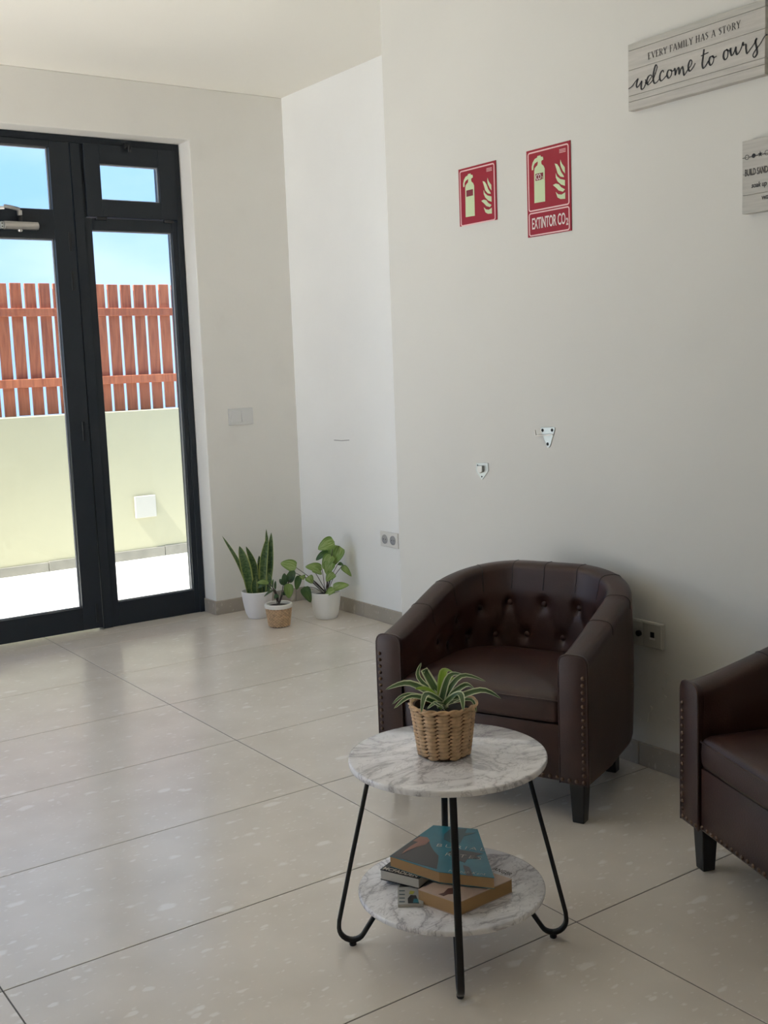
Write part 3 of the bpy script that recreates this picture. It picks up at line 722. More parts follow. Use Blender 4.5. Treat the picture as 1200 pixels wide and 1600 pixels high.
# ---- second plank sign, cut by the frame
z2s = lambda x, y: (1140 + x / 11.43, 200 + y / 11.43)
p0 = hit(*z2s(228, 240), 0, XF); p1 = hit(*z2s(230, 1545), 0, XF)
cut2 = sorted(hit(*z2s(232, y), 0, XF).z for y in (545, 850, 1215))
w2 = plank_sign('plank_sign', 'whitewashed plank sign with row of small emblems and BUILD SAND lettering', p0.y, 0.30, p1.z, p0.z, cut2)
def face2(pts, off=0.0006): return [Vector((XF - off, *hit(*z2s(x, y), 0, XF).yz)) - w2.location for x, y in pts]
mb = MB(); ribbon(mb, face2([(232, 545), (270, 535)]), (-1, 0, 0), 0.0014); ribbon(mb, face2([(350, 520), (400, 505)]), (-1, 0, 0), 0.0014); ribbon(mb, face2([(470, 490), (515, 478)]), (-1, 0, 0), 0.0014); ribbon(mb, face2([(590, 462), (640, 450)]), (-1, 0, 0), 0.0014)
mb.build('string_line', 'ink_soft', w2)
def circ(cx, cy, r, k=16, off=0.0006):
    c = face2([(cx, cy)], off)[0]; return [c + Vector((0, -r * math.cos(2 * math.pi * i / k), r * math.sin(2 * math.pi * i / k))) for i in range(k)]
mb = MB(); ribbon(mb, circ(312, 525, 0.0062), (-1, 0, 0), 0.0016, 0.0003, True); mb.build('ring_emblem', 'ink_soft', w2)
mb = MB(); mb.prism(circ(433, 495, 0.0062), (-0.0003, 0, 0)); mb.build('shell_emblem', 'ink', w2)
c = face2([(550, 465)])[0]
MB().prism([c + Vector((0, -(0.0085 if i % 2 == 0 else 0.0034) * math.sin(i * math.pi / 5), (0.0085 if i % 2 == 0 else 0.0034) * math.cos(i * math.pi / 5))) for i in range(10)], (-0.0003, 0, 0)).build('star_emblem', 'ink', w2)
mb = MB(); ribbon(mb, circ(668, 440, 0.0062), (-1, 0, 0), 0.0016, 0.0003, True); mb.build('ring_emblem', 'ink_soft', w2)
text_mesh('lettering', 'BUILD SAND', 0.0265, 'ink_soft', face2([(272, 868)])[0], (0, -1, 0), (0, 0, 1), 0.50, 0.0003, 'LEFT', parent=w2)
text_mesh('lettering', 'soak up', 0.0200, 'ink', face2([(390, 1072)])[0], (0, -1, 0), (0, 0, 1), 0.80, 0.0002, 'LEFT', parent=w2, shear=0.2)
text_mesh('lettering', 'wa', 0.0210, 'ink', face2([(570, 1280)])[0], (0, -1, 0), (0, 0, 1), 1.0, 0.0002, 'LEFT', parent=w2, shear=0.1)

# ================================================================= ARMCHAIRS
W, D, TK, HB = 0.70, 0.575, 0.083, 0.128
def make_chair():
    root = empty('armchair')
    RO = 0.25; rc = RO - TK / 2; xc = W / 2 - TK / 2; yb_ = D - TK / 2
    segs = [(xc, 0.0), (xc, yb_ - rc)]
    L1 = yb_ - rc; L2 = rc * math.pi / 2; L3 = 2 * (xc - rc); TOT = 2 * L1 + 2 * L2 + L3
    def path(s):
        """centre line point and outward normal at arc length s, from front right round the back"""
        if s <= L1: return Vector((xc, s)), Vector((1, 0))
        s -= L1
        if s <= L2:
            a = s / rc; return Vector((xc - rc + rc * math.cos(a), yb_ - rc + rc * math.sin(a))), Vector((math.cos(a), math.sin(a)))
        s -= L2
        if s <= L3: return Vector((xc - rc - s, yb_)), Vector((0, 1))
        s -= L3
        if s <= L2:
            a = math.pi / 2 + s / rc; return Vector((-(xc - rc) + rc * math.cos(a), yb_ - rc + rc * math.sin(a))), Vector((math.cos(a), math.sin(a)))
        s -= L2
        return Vector((-xc, L1 - s)), Vector((-1, 0))
    def hgt(f):
        g = 1 - abs(2 * f - 1); return 0.510 + 0.157 * (math.sin(min(1.0, g * 1.10) * math.pi / 2) ** 1.25)
    def backness(f):
        g = 1 - abs(2 * f - 1); return max(0.0, min(1.0, (g - 0.25) / 0.4))
    btn = []
    for k in range(-4, 5):
        f = 0.5 + k * 0.088; btn.append((f, hgt(f) - 0.135))
    for k in range(-4, 4):
        f = 0.5 + (k + 0.5) * 0.088; btn.append((f, max(0.415, hgt(f) - 0.245)))
    segl = []
    for i in range(9):
        for j in range(9, 17):
            if abs(btn[i][0] - btn[j][0]) < 0.06: segl.append((btn[i], btn[j]))
    def dist_seg(p, a, b_):
        ax, ay, bx_, by = a[0] * TOT, a[1], b_[0] * TOT, b_[1]; px_, py_ = p[0] * TOT, p[1]
        dx, dy = bx_ - ax, by - ay; t = max(0, min(1, ((px_ - ax) * dx + (py_ - ay) * dy) / (dx * dx + dy * dy)))
        return math.hypot(px_ - ax - t * dx, py_ - ay - t * dy)
    def inner_off(f, z, h):
        """how far the padding stands in front of the inner face"""
        e = min(1.0, max(0.0, (h - 0.035 - z) / 0.06)) * 0.016
        ends = min(1.0, min(f, 1 - f) / 0.05)
        d = 0.0
        for b_ in btn:
            q = math.hypot((f - b_[0]) * TOT, z - b_[1]); d += 0.017 * math.exp(-(q / 0.020) ** 2)
        c = 0.0
        for a, b_ in segl: c = max(c, 0.0032 * math.exp(-(dist_seg((f, z), a, b_) / 0.008) ** 2))
        return (e - d - c) * ends
    N = 150; R = []
    for i in range(N + 1):
        f = i / N; p, nn = path(f * TOT); h = hgt(f); bk = backness(f); hw = TK / 2; row = []
        inset = 0.055 * bk; rise = 0.050 * bk
        # outside: rounded lower edge at the back
        prof = [(hw - 0.02 - inset, HB)]
        for a in (0.0, 0.35, 0.7, 1.0):
            prof.append((hw - inset * (1 - math.sin(a * math.pi / 2)), HB + rise * (1 - math.cos(a * math.pi / 2)) + 0.004 * a))
        for k in range(1, 7): prof.append((hw + 0.004 * math.sin(k / 6 * math.pi), HB + rise + 0.01 + (h - 0.042 - HB - rise - 0.01) * k / 6))
        for k in range(1, 10):
            a = math.pi * k / 10; prof.append((hw * math.copysign(abs(math.cos(a)) ** 0.62, math.cos(a)) * 1.02, h - 0.042 + 0.042 * math.sin(a) ** 0.62))
        for k in range(0, 22):
            z = h - 0.042 - (h - 0.042 - 0.32) * k / 21; prof.append((-hw - inner_off(f, z, h), z))
        prof.append((-hw + 0.02, 0.31))
        R.append([(p.x + nn.x * o_, p.y + nn.y * o_, z) for o_, z in prof])
    shell = MB().rings(R, False, False, False).build('tub_shell', 'leather', root, smooth=True, angle=60)
    # front panels of the arms with piping
    h0 = 0.510
    for sgn in (1, -1):
        x0, x1 = W / 2 - TK - 0.001, W / 2 + 0.003
        out = [(x0, HB)] + [(x1, HB), (x1, h0 - 0.045)] + [((x0 + x1) / 2 + (x1 - x0) / 2 * math.copysign(abs(math.cos(a)) ** 0.62, math.cos(a)), h0 - 0.041 + 0.042 * math.sin(a) ** 0.62) for a in [math.pi * k / 14 for k in range(1, 14)]] + [(x0, h0 - 0.045)]
        MB().prism([(sgn * x_, -0.014, z_) for x_, z_ in out], (0, 0.020, 0)).build('arm_front', 'leather', root, smooth=True, bevel=0.003, angle=50)
        pp = [(sgn * x_, -0.012, z_) for x_, z_ in out[1:] + [out[0]]]
        MB().tube(pp, 0.0032, 6).build('piping', 'leather', root, smooth=True)
    # seat cushion
    def outline(off, y0):
        xw = W / 2 - TK - 0.002 - off; yb2 = 0.465 - off; r_ = 0.165 - off; o_ = []
        rf = 0.018
        for k in range(5):
            a = math.pi + math.pi / 2 * k / 4; o_.append((-xw + rf + rf * math.cos(a), y0 + off + rf + rf * math.sin(a)))
        for k in range(1, 8): o_.append((-xw + rf + (2 * xw - 2 * rf) * k / 8, y0 + off - 0.006 * math.sin(k / 8 * math.pi)))
        for k in range(5):
            a = -math.pi / 2 + math.pi / 2 * k / 4; o_.append((xw - rf + rf * math.cos(a), y0 + off + rf + rf * math.sin(a)))
        for k in range(9):
            a = math.pi / 2 * k / 8; o_.append((xw - r_ + r_ * math.cos(a), yb2 - r_ + r_ * math.sin(a)))
        for k in range(9):
            a = math.pi / 2 + math.pi / 2 * k / 8; o_.append((-xw + r_ + r_ * math.cos(a), yb2 - r_ + r_ * math.sin(a)))
        return o_
    RR = []
    for off, z in ((0.012, 0.300), (0.003, 0.304), (0.0, 0.315), (-0.001, 0.340), (0.0, 0.362), (0.004, 0.374), (0.012, 0.382), (0.026, 0.388), (0.05, 0.393), (0.08, 0.397), (0.12, 0.401), (0.15, 0.403)):
        RR.append([(x_, y_, z) for x_, y_ in outline(off, -0.010)])
    cu = MB().rings(RR).build('seat_cushion', 'leather', root, smooth=True, angle=70)
    MB().tube([(x_, y_, 0.370) for x_, y_ in outline(0.0, -0.0115)[2:15]], 0.003, 6).build('piping', 'leather', cu, smooth=True)
    # front rail and underside
    MB().box(-(W / 2 - TK - 0.002), W / 2 - TK - 0.002, -0.006, 0.04, HB, 0.298).build('front_rail', 'leather', root, bevel=0.006, smooth=True)
    MB().box(-(W / 2 - 0.06), W / 2 - 0.06, 0.042, D - 0.12, HB + 0.004, HB + 0.02).build('base_cloth', 'leather_dark', root)
    # legs
    for sx_, yy in ((1, 0.034), (-1, 0.034), (1, D - 0.135), (-1, D - 0.135)):
        xx = sx_ * (W / 2 - 0.042 if yy < 0.1 else W / 2 - 0.105)
        q = MB(); t_, b_ = 0.024, 0.018; ky = 0.0 if yy < 0.1 else 0.02
        zt_ = HB - 0.0005 if yy < 0.1 else HB + 0.0035
        q.rings([[(xx - b_, yy - b_ + ky, 0), (xx + b_, yy - b_ + ky, 0), (xx + b_, yy + b_ + ky, 0), (xx - b_, yy + b_ + ky, 0)], [(xx - t_, yy - t_, zt_), (xx + t_, yy - t_, zt_), (xx + t_, yy + t_, zt_), (xx - t_, yy + t_, zt_)]])
        q.build('leg', 'black_wood', root, bevel=0.003, bseg=2)
    # buttons
    bme = None
    for f, z in btn:
        p, nn = path(f * TOT); h = hgt(f); o_ = -TK / 2 - inner_off(f, z, h) - 0.0025
        if bme is None:
            bo = MB().lathe([(0.0115, 0.0), (0.0112, 0.003), (0.009, 0.006), (0.005, 0.008), (0.001, 0.0086)], 0, 0, 14).build('button', 'leather', root, smooth=True, angle=80); bme = bo.data
        else: bo = link('button', bme, root)
        bo.location = (p.x + nn.x * o_, p.y + nn.y * o_, z)
        bo.rotation_euler = Vector((-nn.x, -nn.y, 0.1)).to_track_quat('Z', 'Y').to_euler()
    # seams over the rim
    for f in (0.13, 0.235, 0.33, 0.42, 0.5, 0.58, 0.67, 0.765, 0.87):
        i = round(f * N); ring = R[i]
        seg = [Vector(q) for q in ring[10:24]]; p, nn = path(f * TOT)
        cen = Vector((p.x, p.y, hgt(f) - 0.05))
        MB().tube([q + (q - cen).normalized() * 0.0004 for q in seg], 0.0016, 5).build('seam', 'leather_dark', root, smooth=True)
    # nail heads
    nme = None
    spots = []
    for sgn in (1, -1):
        spots += [(sgn * (W / 2 - 0.009), -0.0145, HB + 0.012 + 0.0205 * k) for k in range(16)]
        spots += [(sgn * (W / 2 - 0.009 - 0.0225 * k), -0.0145, HB + 0.012) for k in range(1, 4)]
    spots += [((W / 2 - TK - 0.012) * (k / 11 - 1), -0.0065, HB + 0.012) for k in range(23)]
    for s_ in spots:
        if nme is None:
            no = MB().lathe([(0.0062, 0.0), (0.0056, 0.0022), (0.0034, 0.0038), (0.0008, 0.0044)], 0, 0, 10).build('nail_head', 'brass_nail', root, smooth=True, angle=80); nme = no.data
        else: no = link('nail_head', nme, root)
        no.location = s_; no.rotation_euler = (math.pi / 2, 0, 0)
    return root
chair = make_chair()
def place_chair(o, corner, sgn, deg):
    """corner: floor point under the outer front corner; sgn +1 its right corner, -1 its left one"""
    t_ = math.radians(deg); r_ = Vector((math.sin(t_), -math.cos(t_)))
    c = Vector(corner) - r_ * (sgn * W / 2); o.location = (c.x, c.y, 0); o.rotation_euler = (0, 0, t_ - math.pi / 2)
place_chair(chair, (2.222, 2.196), 1, 22.5)
tag(chair, 'dark brown leather tub armchair with buttoned back, whole, behind the marble table', 'armchair', 'brown leather tub armchairs')
chair2 = copy_tree(chair)
place_chair(chair2, (2.252, 1.872), -1, -21)
tag(chair2, 'dark brown leather tub armchair cut off by the right edge of the picture', 'armchair', 'brown leather tub armchairs')

# ================================================================= COFFEE TABLE
TC = Vector((1.519, 1.951, 0)); TZ, SZ = 0.458, 0.140
table = empty('side_table', TC); tag(table, 'round two-tier marble-look side table with black hairpin legs', 'table')
def disc(name, r_, z1, th):
    MB().lathe([(r_ - 0.004, z1 - th), (r_ - 0.001, z1 - th + 0.001), (r_, z1 - th + 0.004), (r_, z1 - 0.004), (r_ - 0.0012, z1 - 0.001), (r_ - 0.004, z1)], 0, 0, 96).build(name, 'marble', table, smooth=True, angle=50)
disc('table_top', 0.2285, TZ, 0.015); disc('lower_shelf', 0.218, SZ, 0.013)
la = math.atan2(0.1355, -0.193)
for k in range(4):
    a = la + k * math.pi / 2; dr = Vector((math.cos(a), math.sin(a), 0)); sd = Vector((-dr.y, dr.x, 0))
    rz = [(0.176, TZ - 0.0165), (0.200, 0.34), (0.229, 0.22), (0.252, 0.12), (0.2655, 0.062)]
    c_, rr = (0.236, 0.044), 0.031
    for q in range(1, 12):
        w = math.radians(18 - q * 15.5); rz.append((c_[0] + rr * math.cos(w), c_[1] + rr * math.sin(w) - 0.0))
    rz += [(0.178, 0.078), (0.150, SZ - 0.0145)]
    pts = [dr * r_ + Vector((0, 0, z)) for r_, z in rz]
    lg = MB().tube(pts, 0.006, 12, flat=(0.0082, 0.0052), side=sd).build('leg', 'black_metal', table, smooth=True)
    fp = dr * 0.236
    MB().lathe([(0.0075, 0.0), (0.0085, 0.002), (0.0085, 0.0075)], fp.x, fp.y, 14).build('foot_pad', 'black_plastic', lg, smooth=True)
    mp_ = dr * 0.176
    MB().box(mp_.x - 0.014, mp_.x + 0.014, mp_.y - 0.014, mp_.y + 0.014, TZ - 0.0185, TZ - 0.0152).build('mount_plate', 'black_metal', lg)

# ================================================================= BOOKS
kz = lambda x, y: (600 + x / 6.0, 1280 + y / 6.0)
def hz(x, y, z): return hit(*kz(x, y), 2, z)
def book(name, label, top, zt_, zb_, cover, pages, group='books on the lower shelf', hard=0.0018, tilt=None):
    """top: outline of the upper cover (anticlockwise); covers of real thickness and a set-back page block"""
    root = empty(name, (top[0].x, top[0].y, zb_)); tag(root, label, 'book', group)
    o = root.location
    cen = sum(top, Vector()) / len(top)
    up = [Vector((p.x, p.y, zt_)) - o for p in top]; lo = [Vector((p.x, p.y, zb_)) - o for p in top]
    ins = [Vector((p.x, p.y, 0)) + (Vector((cen.x - p.x, cen.y - p.y, 0)).normalized() * 0.0016) - o for p in top]
    for p in ins: p.z = hard
    MB().prism([p - Vector((0, 0, hard)) for p in up], (0, 0, hard)).build('front_cover', cover, root, bevel=0.0004, bseg=1)
    MB().prism(lo, (0, 0, hard)).build('back_cover', cover, root, bevel=0.0004, bseg=1)
    MB().prism(ins, (0, 0, zt_ - zb_ - 2 * hard)).build('page_block', pages, root)
    return root
def rect4(a, b_, c_):
    """corner a with neighbours b and c -> a, b, b+c-a, c"""
    return [a, b_, b_ + c_ - a, c_]
# magazine flat on the shelf
zt_ = SZ + 0.008
a = hz(128, 800, zt_); b_ = hz(128, 612, zt_); d_ = (b_ - a); sdv = Vector((-d_.y, d_.x, 0)).normalized(); sdv = -sdv if sdv.dot(CR) < 0 else sdv
d_.normalize()
mag = book('magazine', 'thin grey comic-style paperback at the bottom of the pile, lying flat', [a, a + sdv * 0.058, a + sdv * 0.058 + d_ * 0.12, a + d_ * 0.12], zt_, SZ + 0.0003, 'cover_grey', 'pages_white', hard=0.001)
def on_book(root, pts, z, m, name, th=0.0003):
    ps = [Vector((p.x, p.y, z)) - root.location for p in pts]
    return MB().prism(ps, (0, 0, th)).build(name, m, root)
on_book(mag, [hz(150, 615, zt_), hz(235, 612, zt_), hz(240, 632, zt_), hz(140, 640, zt_)], zt_ + 0.0002, 'cover_black', 'printed_panel')
on_book(mag, [hz(225, 790, zt_), hz(222, 745, zt_), hz(250, 712, zt_), hz(300, 715, zt_), hz(330, 790, zt_)], zt_ + 0.0002, 'cover_black', 'printed_panel')
on_book(mag, [hz(235, 700, zt_), hz(245, 672, zt_), hz(290, 678, zt_), hz(270, 705, zt_)], zt_ + 0.0002, 'art_yellow', 'printed_panel')
on_book(mag, [hz(272, 785, zt_), hz(278, 750, zt_), hz(320, 750, zt_), hz(325, 785, zt_)], zt_ + 0.0006, 'cover_teal', 'printed_panel')
for i in range(4):
    on_book(mag, [hz(142, 668 + 34 * i, zt_), hz(195, 668 + 34 * i, zt_), hz(196, 676 + 34 * i, zt_), hz(142, 676 + 34 * i, zt_)], zt_ + 0.0002, 'art_grey', 'printed_line')
# tan paperback on the shelf, rightmost
ZT = SZ + 0.033
F = hz(690, 785, ZT); Lc = hz(315, 655, ZT); Rc = hz(1203, 560, ZT)
tan = book('paperback', 'tan-covered paperback at the right of the pile, lying on the shelf beside the magazine', rect4(F, Rc, Lc), ZT, SZ + 0.0003, 'cover_tan', 'pages_tan')
on_book(tan, [hz(510, 705, ZT), hz(560, 690, ZT), hz(600, 650, ZT), hz(665, 640, ZT), hz(665, 700, ZT), hz(600, 705, ZT), hz(560, 722, ZT)], ZT + 0.0002, 'art_brown', 'printed_figure')
ta = hz(1015, 470, ZT + 0.0003); tb = hz(1165, 525, ZT + 0.0003); ux = (tb - ta).normalized(); uy = Vector((0, 0, 1)).cross(ux)
text_mesh('lettering', 'ANGER', 0.020, 'ink_soft', ta - tan.location, ux, uy, (tb - ta).length / 0.064, 0.0, 'LEFT', parent=tan, th=0.0002, spacing=1.1)
# white paperback with black title strip, on the magazine
ZM, ZM0 = SZ + 0.0345, SZ + 0.0135
a = hz(-38, 470, ZM); b_ = hz(440, 585, ZM); d_ = (b_ - a).normalized(); pv = Vector((0, 0, 1)).cross(d_); pv = pv if pv.dot(CF) > 0 else -pv
# lies on the magazine, so its foot is the magazine's upper cover
ZM0 = zt_ + 0.0012
mcf = book('paperback', 'white-paged paperback with black cover and white title letters, second from the top', [a, a + d_ * 0.105, a + d_ * 0.105 + pv * 0.125, a + pv * 0.125], ZM, ZM0, 'cover_black', 'pages_white')
ta = a + d_ * 0.004 + pv * 0.003 + Vector((0, 0, 0.0004))
text_mesh('lettering', 'MCFADDEN', 0.019, 'print_cream', ta - mcf.location, d_, pv, 0.92, 0.0003, 'LEFT', parent=mcf, th=0.0002)
# teal paperback on top: worn, page block fanned so that the fore edge bends
ZT2, ZB2 = SZ + 0.062, SZ + 0.0353
FL, K, FR_, BR_, BL_ = hz(52, 345, ZT2), hz(515, 495, ZT2), hz(1035, 550, ZT2), hz(878, 92, ZT2), hz(462, 55, ZT2)
teal = book('paperback', 'worn teal paperback with dark cover art on top of the pile', [FL, K, FR_, BR_, BL_], ZT2, ZB2, 'cover_teal', 'pages_tan', hard=0.0012)
zt_ = ZT2 + 0.0002
on_book(teal, [hz(62, 345, ZT2), hz(495, 468, ZT2), hz(508, 395, ZT2), hz(512, 345, ZT2), hz(470, 300, ZT2), hz(440, 255, ZT2), hz(425, 215, ZT2), hz(330, 155, ZT2)], zt_, 'cover_dark', 'dark_art')
on_book(teal, [hz(165, 330, ZT2), hz(215, 300, ZT2), hz(300, 265, ZT2), hz(390, 240, ZT2), hz(432, 205, ZT2), hz(405, 172, ZT2), hz(340, 165, ZT2), hz(270, 205, ZT2), hz(320, 215, ZT2), hz(250, 255, ZT2), hz(190, 300, ZT2)], zt_ + 0.0005, 'art_pink', 'hand_art')
on_book(teal, [hz(560, 190, ZT2), hz(565, 140, ZT2), hz(620, 95, ZT2), hz(780, 88, ZT2), hz(760, 130, ZT2), hz(860, 128, ZT2), hz(750, 160, ZT2), hz(700, 250, ZT2), hz(610, 215, ZT2)], zt_, 'art_grey', 'bird_art')
on_book(teal, [hz(600, 310, ZT2), hz(680, 280, ZT2), hz(760, 295, ZT2), hz(930, 325, ZT2), hz(860, 345, ZT2), hz(910, 370, ZT2), hz(780, 375, ZT2), hz(760, 410, ZT2), hz(660, 375, ZT2)], zt_, 'cover_dark', 'wing_art')
on_book(teal, [hz(740, 430, ZT2), hz(800, 450, ZT2), hz(838, 535, ZT2), hz(770, 530, ZT2)], zt_, 'cover_dark', 'wing_art')
ux = (hz(1000, 540, ZT2) - hz(560, 500, ZT2)).normalized(); uy = Vector((0, 0, 1)).cross(ux)
for body, p, q, sz_ in (('BURIAL', (480, 258), (942, 305), 0.024), ('RITES', (560, 345), (905, 385), 0.024), ('Hannah Kent', (596, 495), (948, 530), 0.017)):
    A_, B_ = hz(*p, ZT2), hz(*q, ZT2); u_ = (B_ - A_).normalized(); v_ = Vector((0, 0, 1)).cross(u_)
    o = text_mesh('lettering', body, sz_, 'print_cream', A_ - teal.location + Vector((0, 0, 0.0011)), u_, v_, 1.0, -0.0005, 'LEFT', parent=teal, th=0.0002, shear=0.2 if 'K' in body else 0, spacing=1.35 if 'K' not in body else 1.0)
    wd = max((Vector(v.co) - (A_ - teal.location)).dot(u_) for v in o.data.vertices)
    k_ = (B_ - A_).length / wd
    for v in o.data.vertices:
        dlt = (Vector(v.co) - (A_ - teal.location)); along = dlt.dot(u_); v.co = Vector(v.co) + u_ * (along * (k_ - 1))

# ================================================================= PLANTS
HF = Vector((CF.x, CF.y, 0)).normalized()        # horizontal viewing direction
def blade(parent, name, pts, width, m, nrm, profile, fold=0.25, nl=12, nw=5):
    """curved leaf along pts (Catmull-Rom), width profile(t) 0..1, folded along the midrib"""
    P = catmull(pts, max(2, nl // (len(pts) - 1))); k = len(P); vs_, fs, uvs = [], [], []
    for i, p in enumerate(P):
        t = i / (k - 1); tg = (P[min(i + 1, k - 1)] - P[max(i - 1, 0)]).normalized()
        nn = Vector(nrm) - tg * Vector(nrm).dot(tg)
        if nn.length < 1e-3: nn = Vector((0, 0, 1)).cross(tg)
        nn.normalize(); s_ = tg.cross(nn).normalized(); w = width / 2 * max(0.012, profile(t))
        for j in range(nw):
            u = j / (nw - 1) * 2 - 1
            vs_.append(p + s_ * (u * w) + nn * (abs(u) * w * fold)); uvs.append(((u + 1) / 2, t))
    for i in range(k - 1):
        for j in range(nw - 1): fs.append((i * nw + j, i * nw + j + 1, (i + 1) * nw + j + 1, (i + 1) * nw + j))
    me = bpy.data.meshes.new(name); me.from_pydata([tuple(v) for v in vs_], [], fs)
    ul = me.uv_layers.new(name='UVMap')
    for lp in me.loops: ul.data[lp.index].uv = uvs[lp.vertex_index]
    me.polygons.foreach_set('use_smooth', [True] * len(me.polygons)); me.materials.append(MATS[m])
    return link(name, me, parent)
strap = lambda t: min(1.0, 0.62 + 0.9 * t) * (1 - max(0, (t - 0.45) / 0.55) ** 2.0) if t < 1 else 0
oval = lambda t: math.sin(math.pi * min(1, t ** 0.75)) ** 0.75 if 0 < t < 1 else 0.02
heart = lambda t: (math.sin(math.pi * t ** 0.58) ** 0.8 if 0 < t < 1 else 0.02)
def pot_lathe(root, m, r0, r1, h, curve=0.5, rim=0.006):
    prof = [(r0 * 0.9, 0.0), (r0 * 0.97, 0.002), (r0, 0.008)]
    for k in range(1, 9):
        t = k / 8; prof.append((r0 + (r1 - r0) * (t ** curve), 0.008 + (h - 0.012) * t))
    prof += [(r1 + 0.0005, h - 0.002), (r1 - 0.001, h), (r1 - rim, h), (r1 - rim - 0.001, h - 0.004), (r1 - rim - 0.002, h - 0.03)]
    MB().lathe(prof, 0, 0, 40, True, False).build('pot', m, root, smooth=True, angle=50)
    MB().lathe([(r1 - rim - 0.0015, h - 0.022), (r1 * 0.5, h - 0.018), (0.004, h - 0.017)], 0, 0, 28, False, True).build('soil', 'soil', root, smooth=True)

# ---- snake plant
zp = lambda x, y: (320 + x / 5.0, 820 + y / 5.0)
sn = empty('potted_snake_plant', (2.868, 5.335, 0)); tag(sn, 'snake plant with upright striped leaves in a plain white pot, left of the corner plants', 'potted plant')
pot_lathe(sn, 'pot_white', 0.056, 0.0865, 0.150, 0.55)
def atp(root, x, y, dep, f=zp):
    p = hit_plane(*f(x, y), Vector(root.location) + HF * dep, HF); return p - Vector(root.location)
for base, via, tip, w, dep, dtip, nx_ in (
    ((345, 520), (265, 300), (135, 86), 32, 0.00, 0.02, 0.3), ((350, 500), (318, 330), (270, 166), 80, -0.02, 0.0, 0.25), ((405, 500), (390, 330), (322, 168), 60, 0.02, 0.03, -0.3),
    ((415, 500), (430, 330), (425, 240), 40, 0.03, 0.03, -0.3),
    ((462, 520), (458, 300), (492, 84), 62, -0.01, 0.0, 0.1), ((505, 520), (510, 300), (520, 60), 60, 0.01, 0.01, -0.2), ((482, 520), (484, 250), (480, 32), 34, 0.04, 0.05, 0.2),
    ((390, 525), (385, 480), (395, 410), 50, -0.04, -0.05, 0.1), ((500, 500), (508, 430), (495, 380), 44, -0.03, -0.03, -0.3), ((440, 520), (430, 480), (420, 420), 34, -0.02, -0.02, 0.3)):
    A_ = atp(sn, *base, dep); A_.z = 0.128; A_.x *= 0.85; A_.y *= 0.85
    blade(sn, 'leaf', [A_, atp(sn, *via, dep), atp(sn, *tip, dtip)], w / 5 / 280, 'snake_leaf', -HF + CR * nx_, strap, 0.35, 14)

# ---- arrowhead plant in the glazed white pot
ar = empty('potted_arrowhead_plant', (3.135, 5.055, 0)); tag(ar, 'bushy light green arrowhead plant in a white pot nearest the alcove wall', 'potted plant')
pot_lathe(ar, 'pot_matte', 0.060, 0.084, 0.146, 0.6)
crown = Vector((0, 0, 0.128))
def stem_leaf(root, crown_, base, tip, w, dep, m, shape, stem='stem_brown', via=None, nrm=None, dtip=None, f=zp, sr=0.0017):
    B_ = atp(root, *base, dep, f); T_ = atp(root, *tip, dep if dtip is None else dtip, f)
    mid = atp(root, *via, dep * 0.7, f) if via else (crown_ * 0.5 + B_ * 0.5 + Vector((0, 0, 0.015)))
    c0 = crown_ + Vector((random.uniform(-.012, .012), random.uniform(-.012, .012), 0))
    lf = blade(root, 'leaf', [B_, (B_ + T_) / 2 - HF * 0.010 + Vector((0, 0, 0.006)), T_], w / 5 / 280, m, nrm or (-HF * 0.8 + Vector((0, 0, 0.5)) + CR * random.uniform(-.3, .3)), shape, 0.16, 10, 7)
    MB().tube(catmull([c0, mid, B_], 5), [sr * 1.3] + [sr] * 10, 6).build('stem', stem, root, smooth=True)
for a_ in (((1012, 132), (884, 192), 92, -0.005, 'arrow_leaf', heart), ((1050, 165), (985, 330), 118, 0.02, 'arrow_leaf', heart), ((965, 203), (868, 278), 42, 0.03, 'arrow_leaf_dark', oval),
           ((990, 235), (922, 345), 78, 0.0, 'arrow_leaf', heart), ((985, 290), (950, 388), 84, -0.015, 'arrow_leaf', heart), ((915, 345), (785, 328), 66, 0.0, 'arrow_leaf', heart),
           ((845, 345), (915, 388), 48, -0.03, 'arrow_leaf', heart), ((1008, 375), (948, 442), 66, -0.03, 'arrow_leaf', heart), ((1072, 322), (1146, 404), 40, 0.01, 'arrow_leaf', heart),
           ((1000, 495), (1128, 470), 58, -0.055, 'arrow_leaf', heart), ((1010, 500), (940, 558), 48, -0.07, 'arrow_leaf', heart), ((715, 335), (592, 300), 80, -0.01, 'arrow_leaf', heart),
           ((740, 395), (716, 508), 46, 0.0, 'arrow_leaf_dark', oval), ((775, 485), (828, 608), 66, -0.03, 'arrow_leaf_dark', heart), ((805, 405), (842, 458), 56, -0.02, 'arrow_leaf', heart),
           ((700, 372), (648, 400), 40, 0.0, 'arrow_leaf_dark', oval), ((760, 395), (772, 430), 40, -0.01, 'arrow_leaf', heart), ((1040, 305), (1085, 318), 24, 0.01, 'arrow_leaf_dark', oval)):
    stem_leaf(ar, crown, a_[0], a_[1], a_[2] * 1.18, a_[3], a_[4], a_[5])

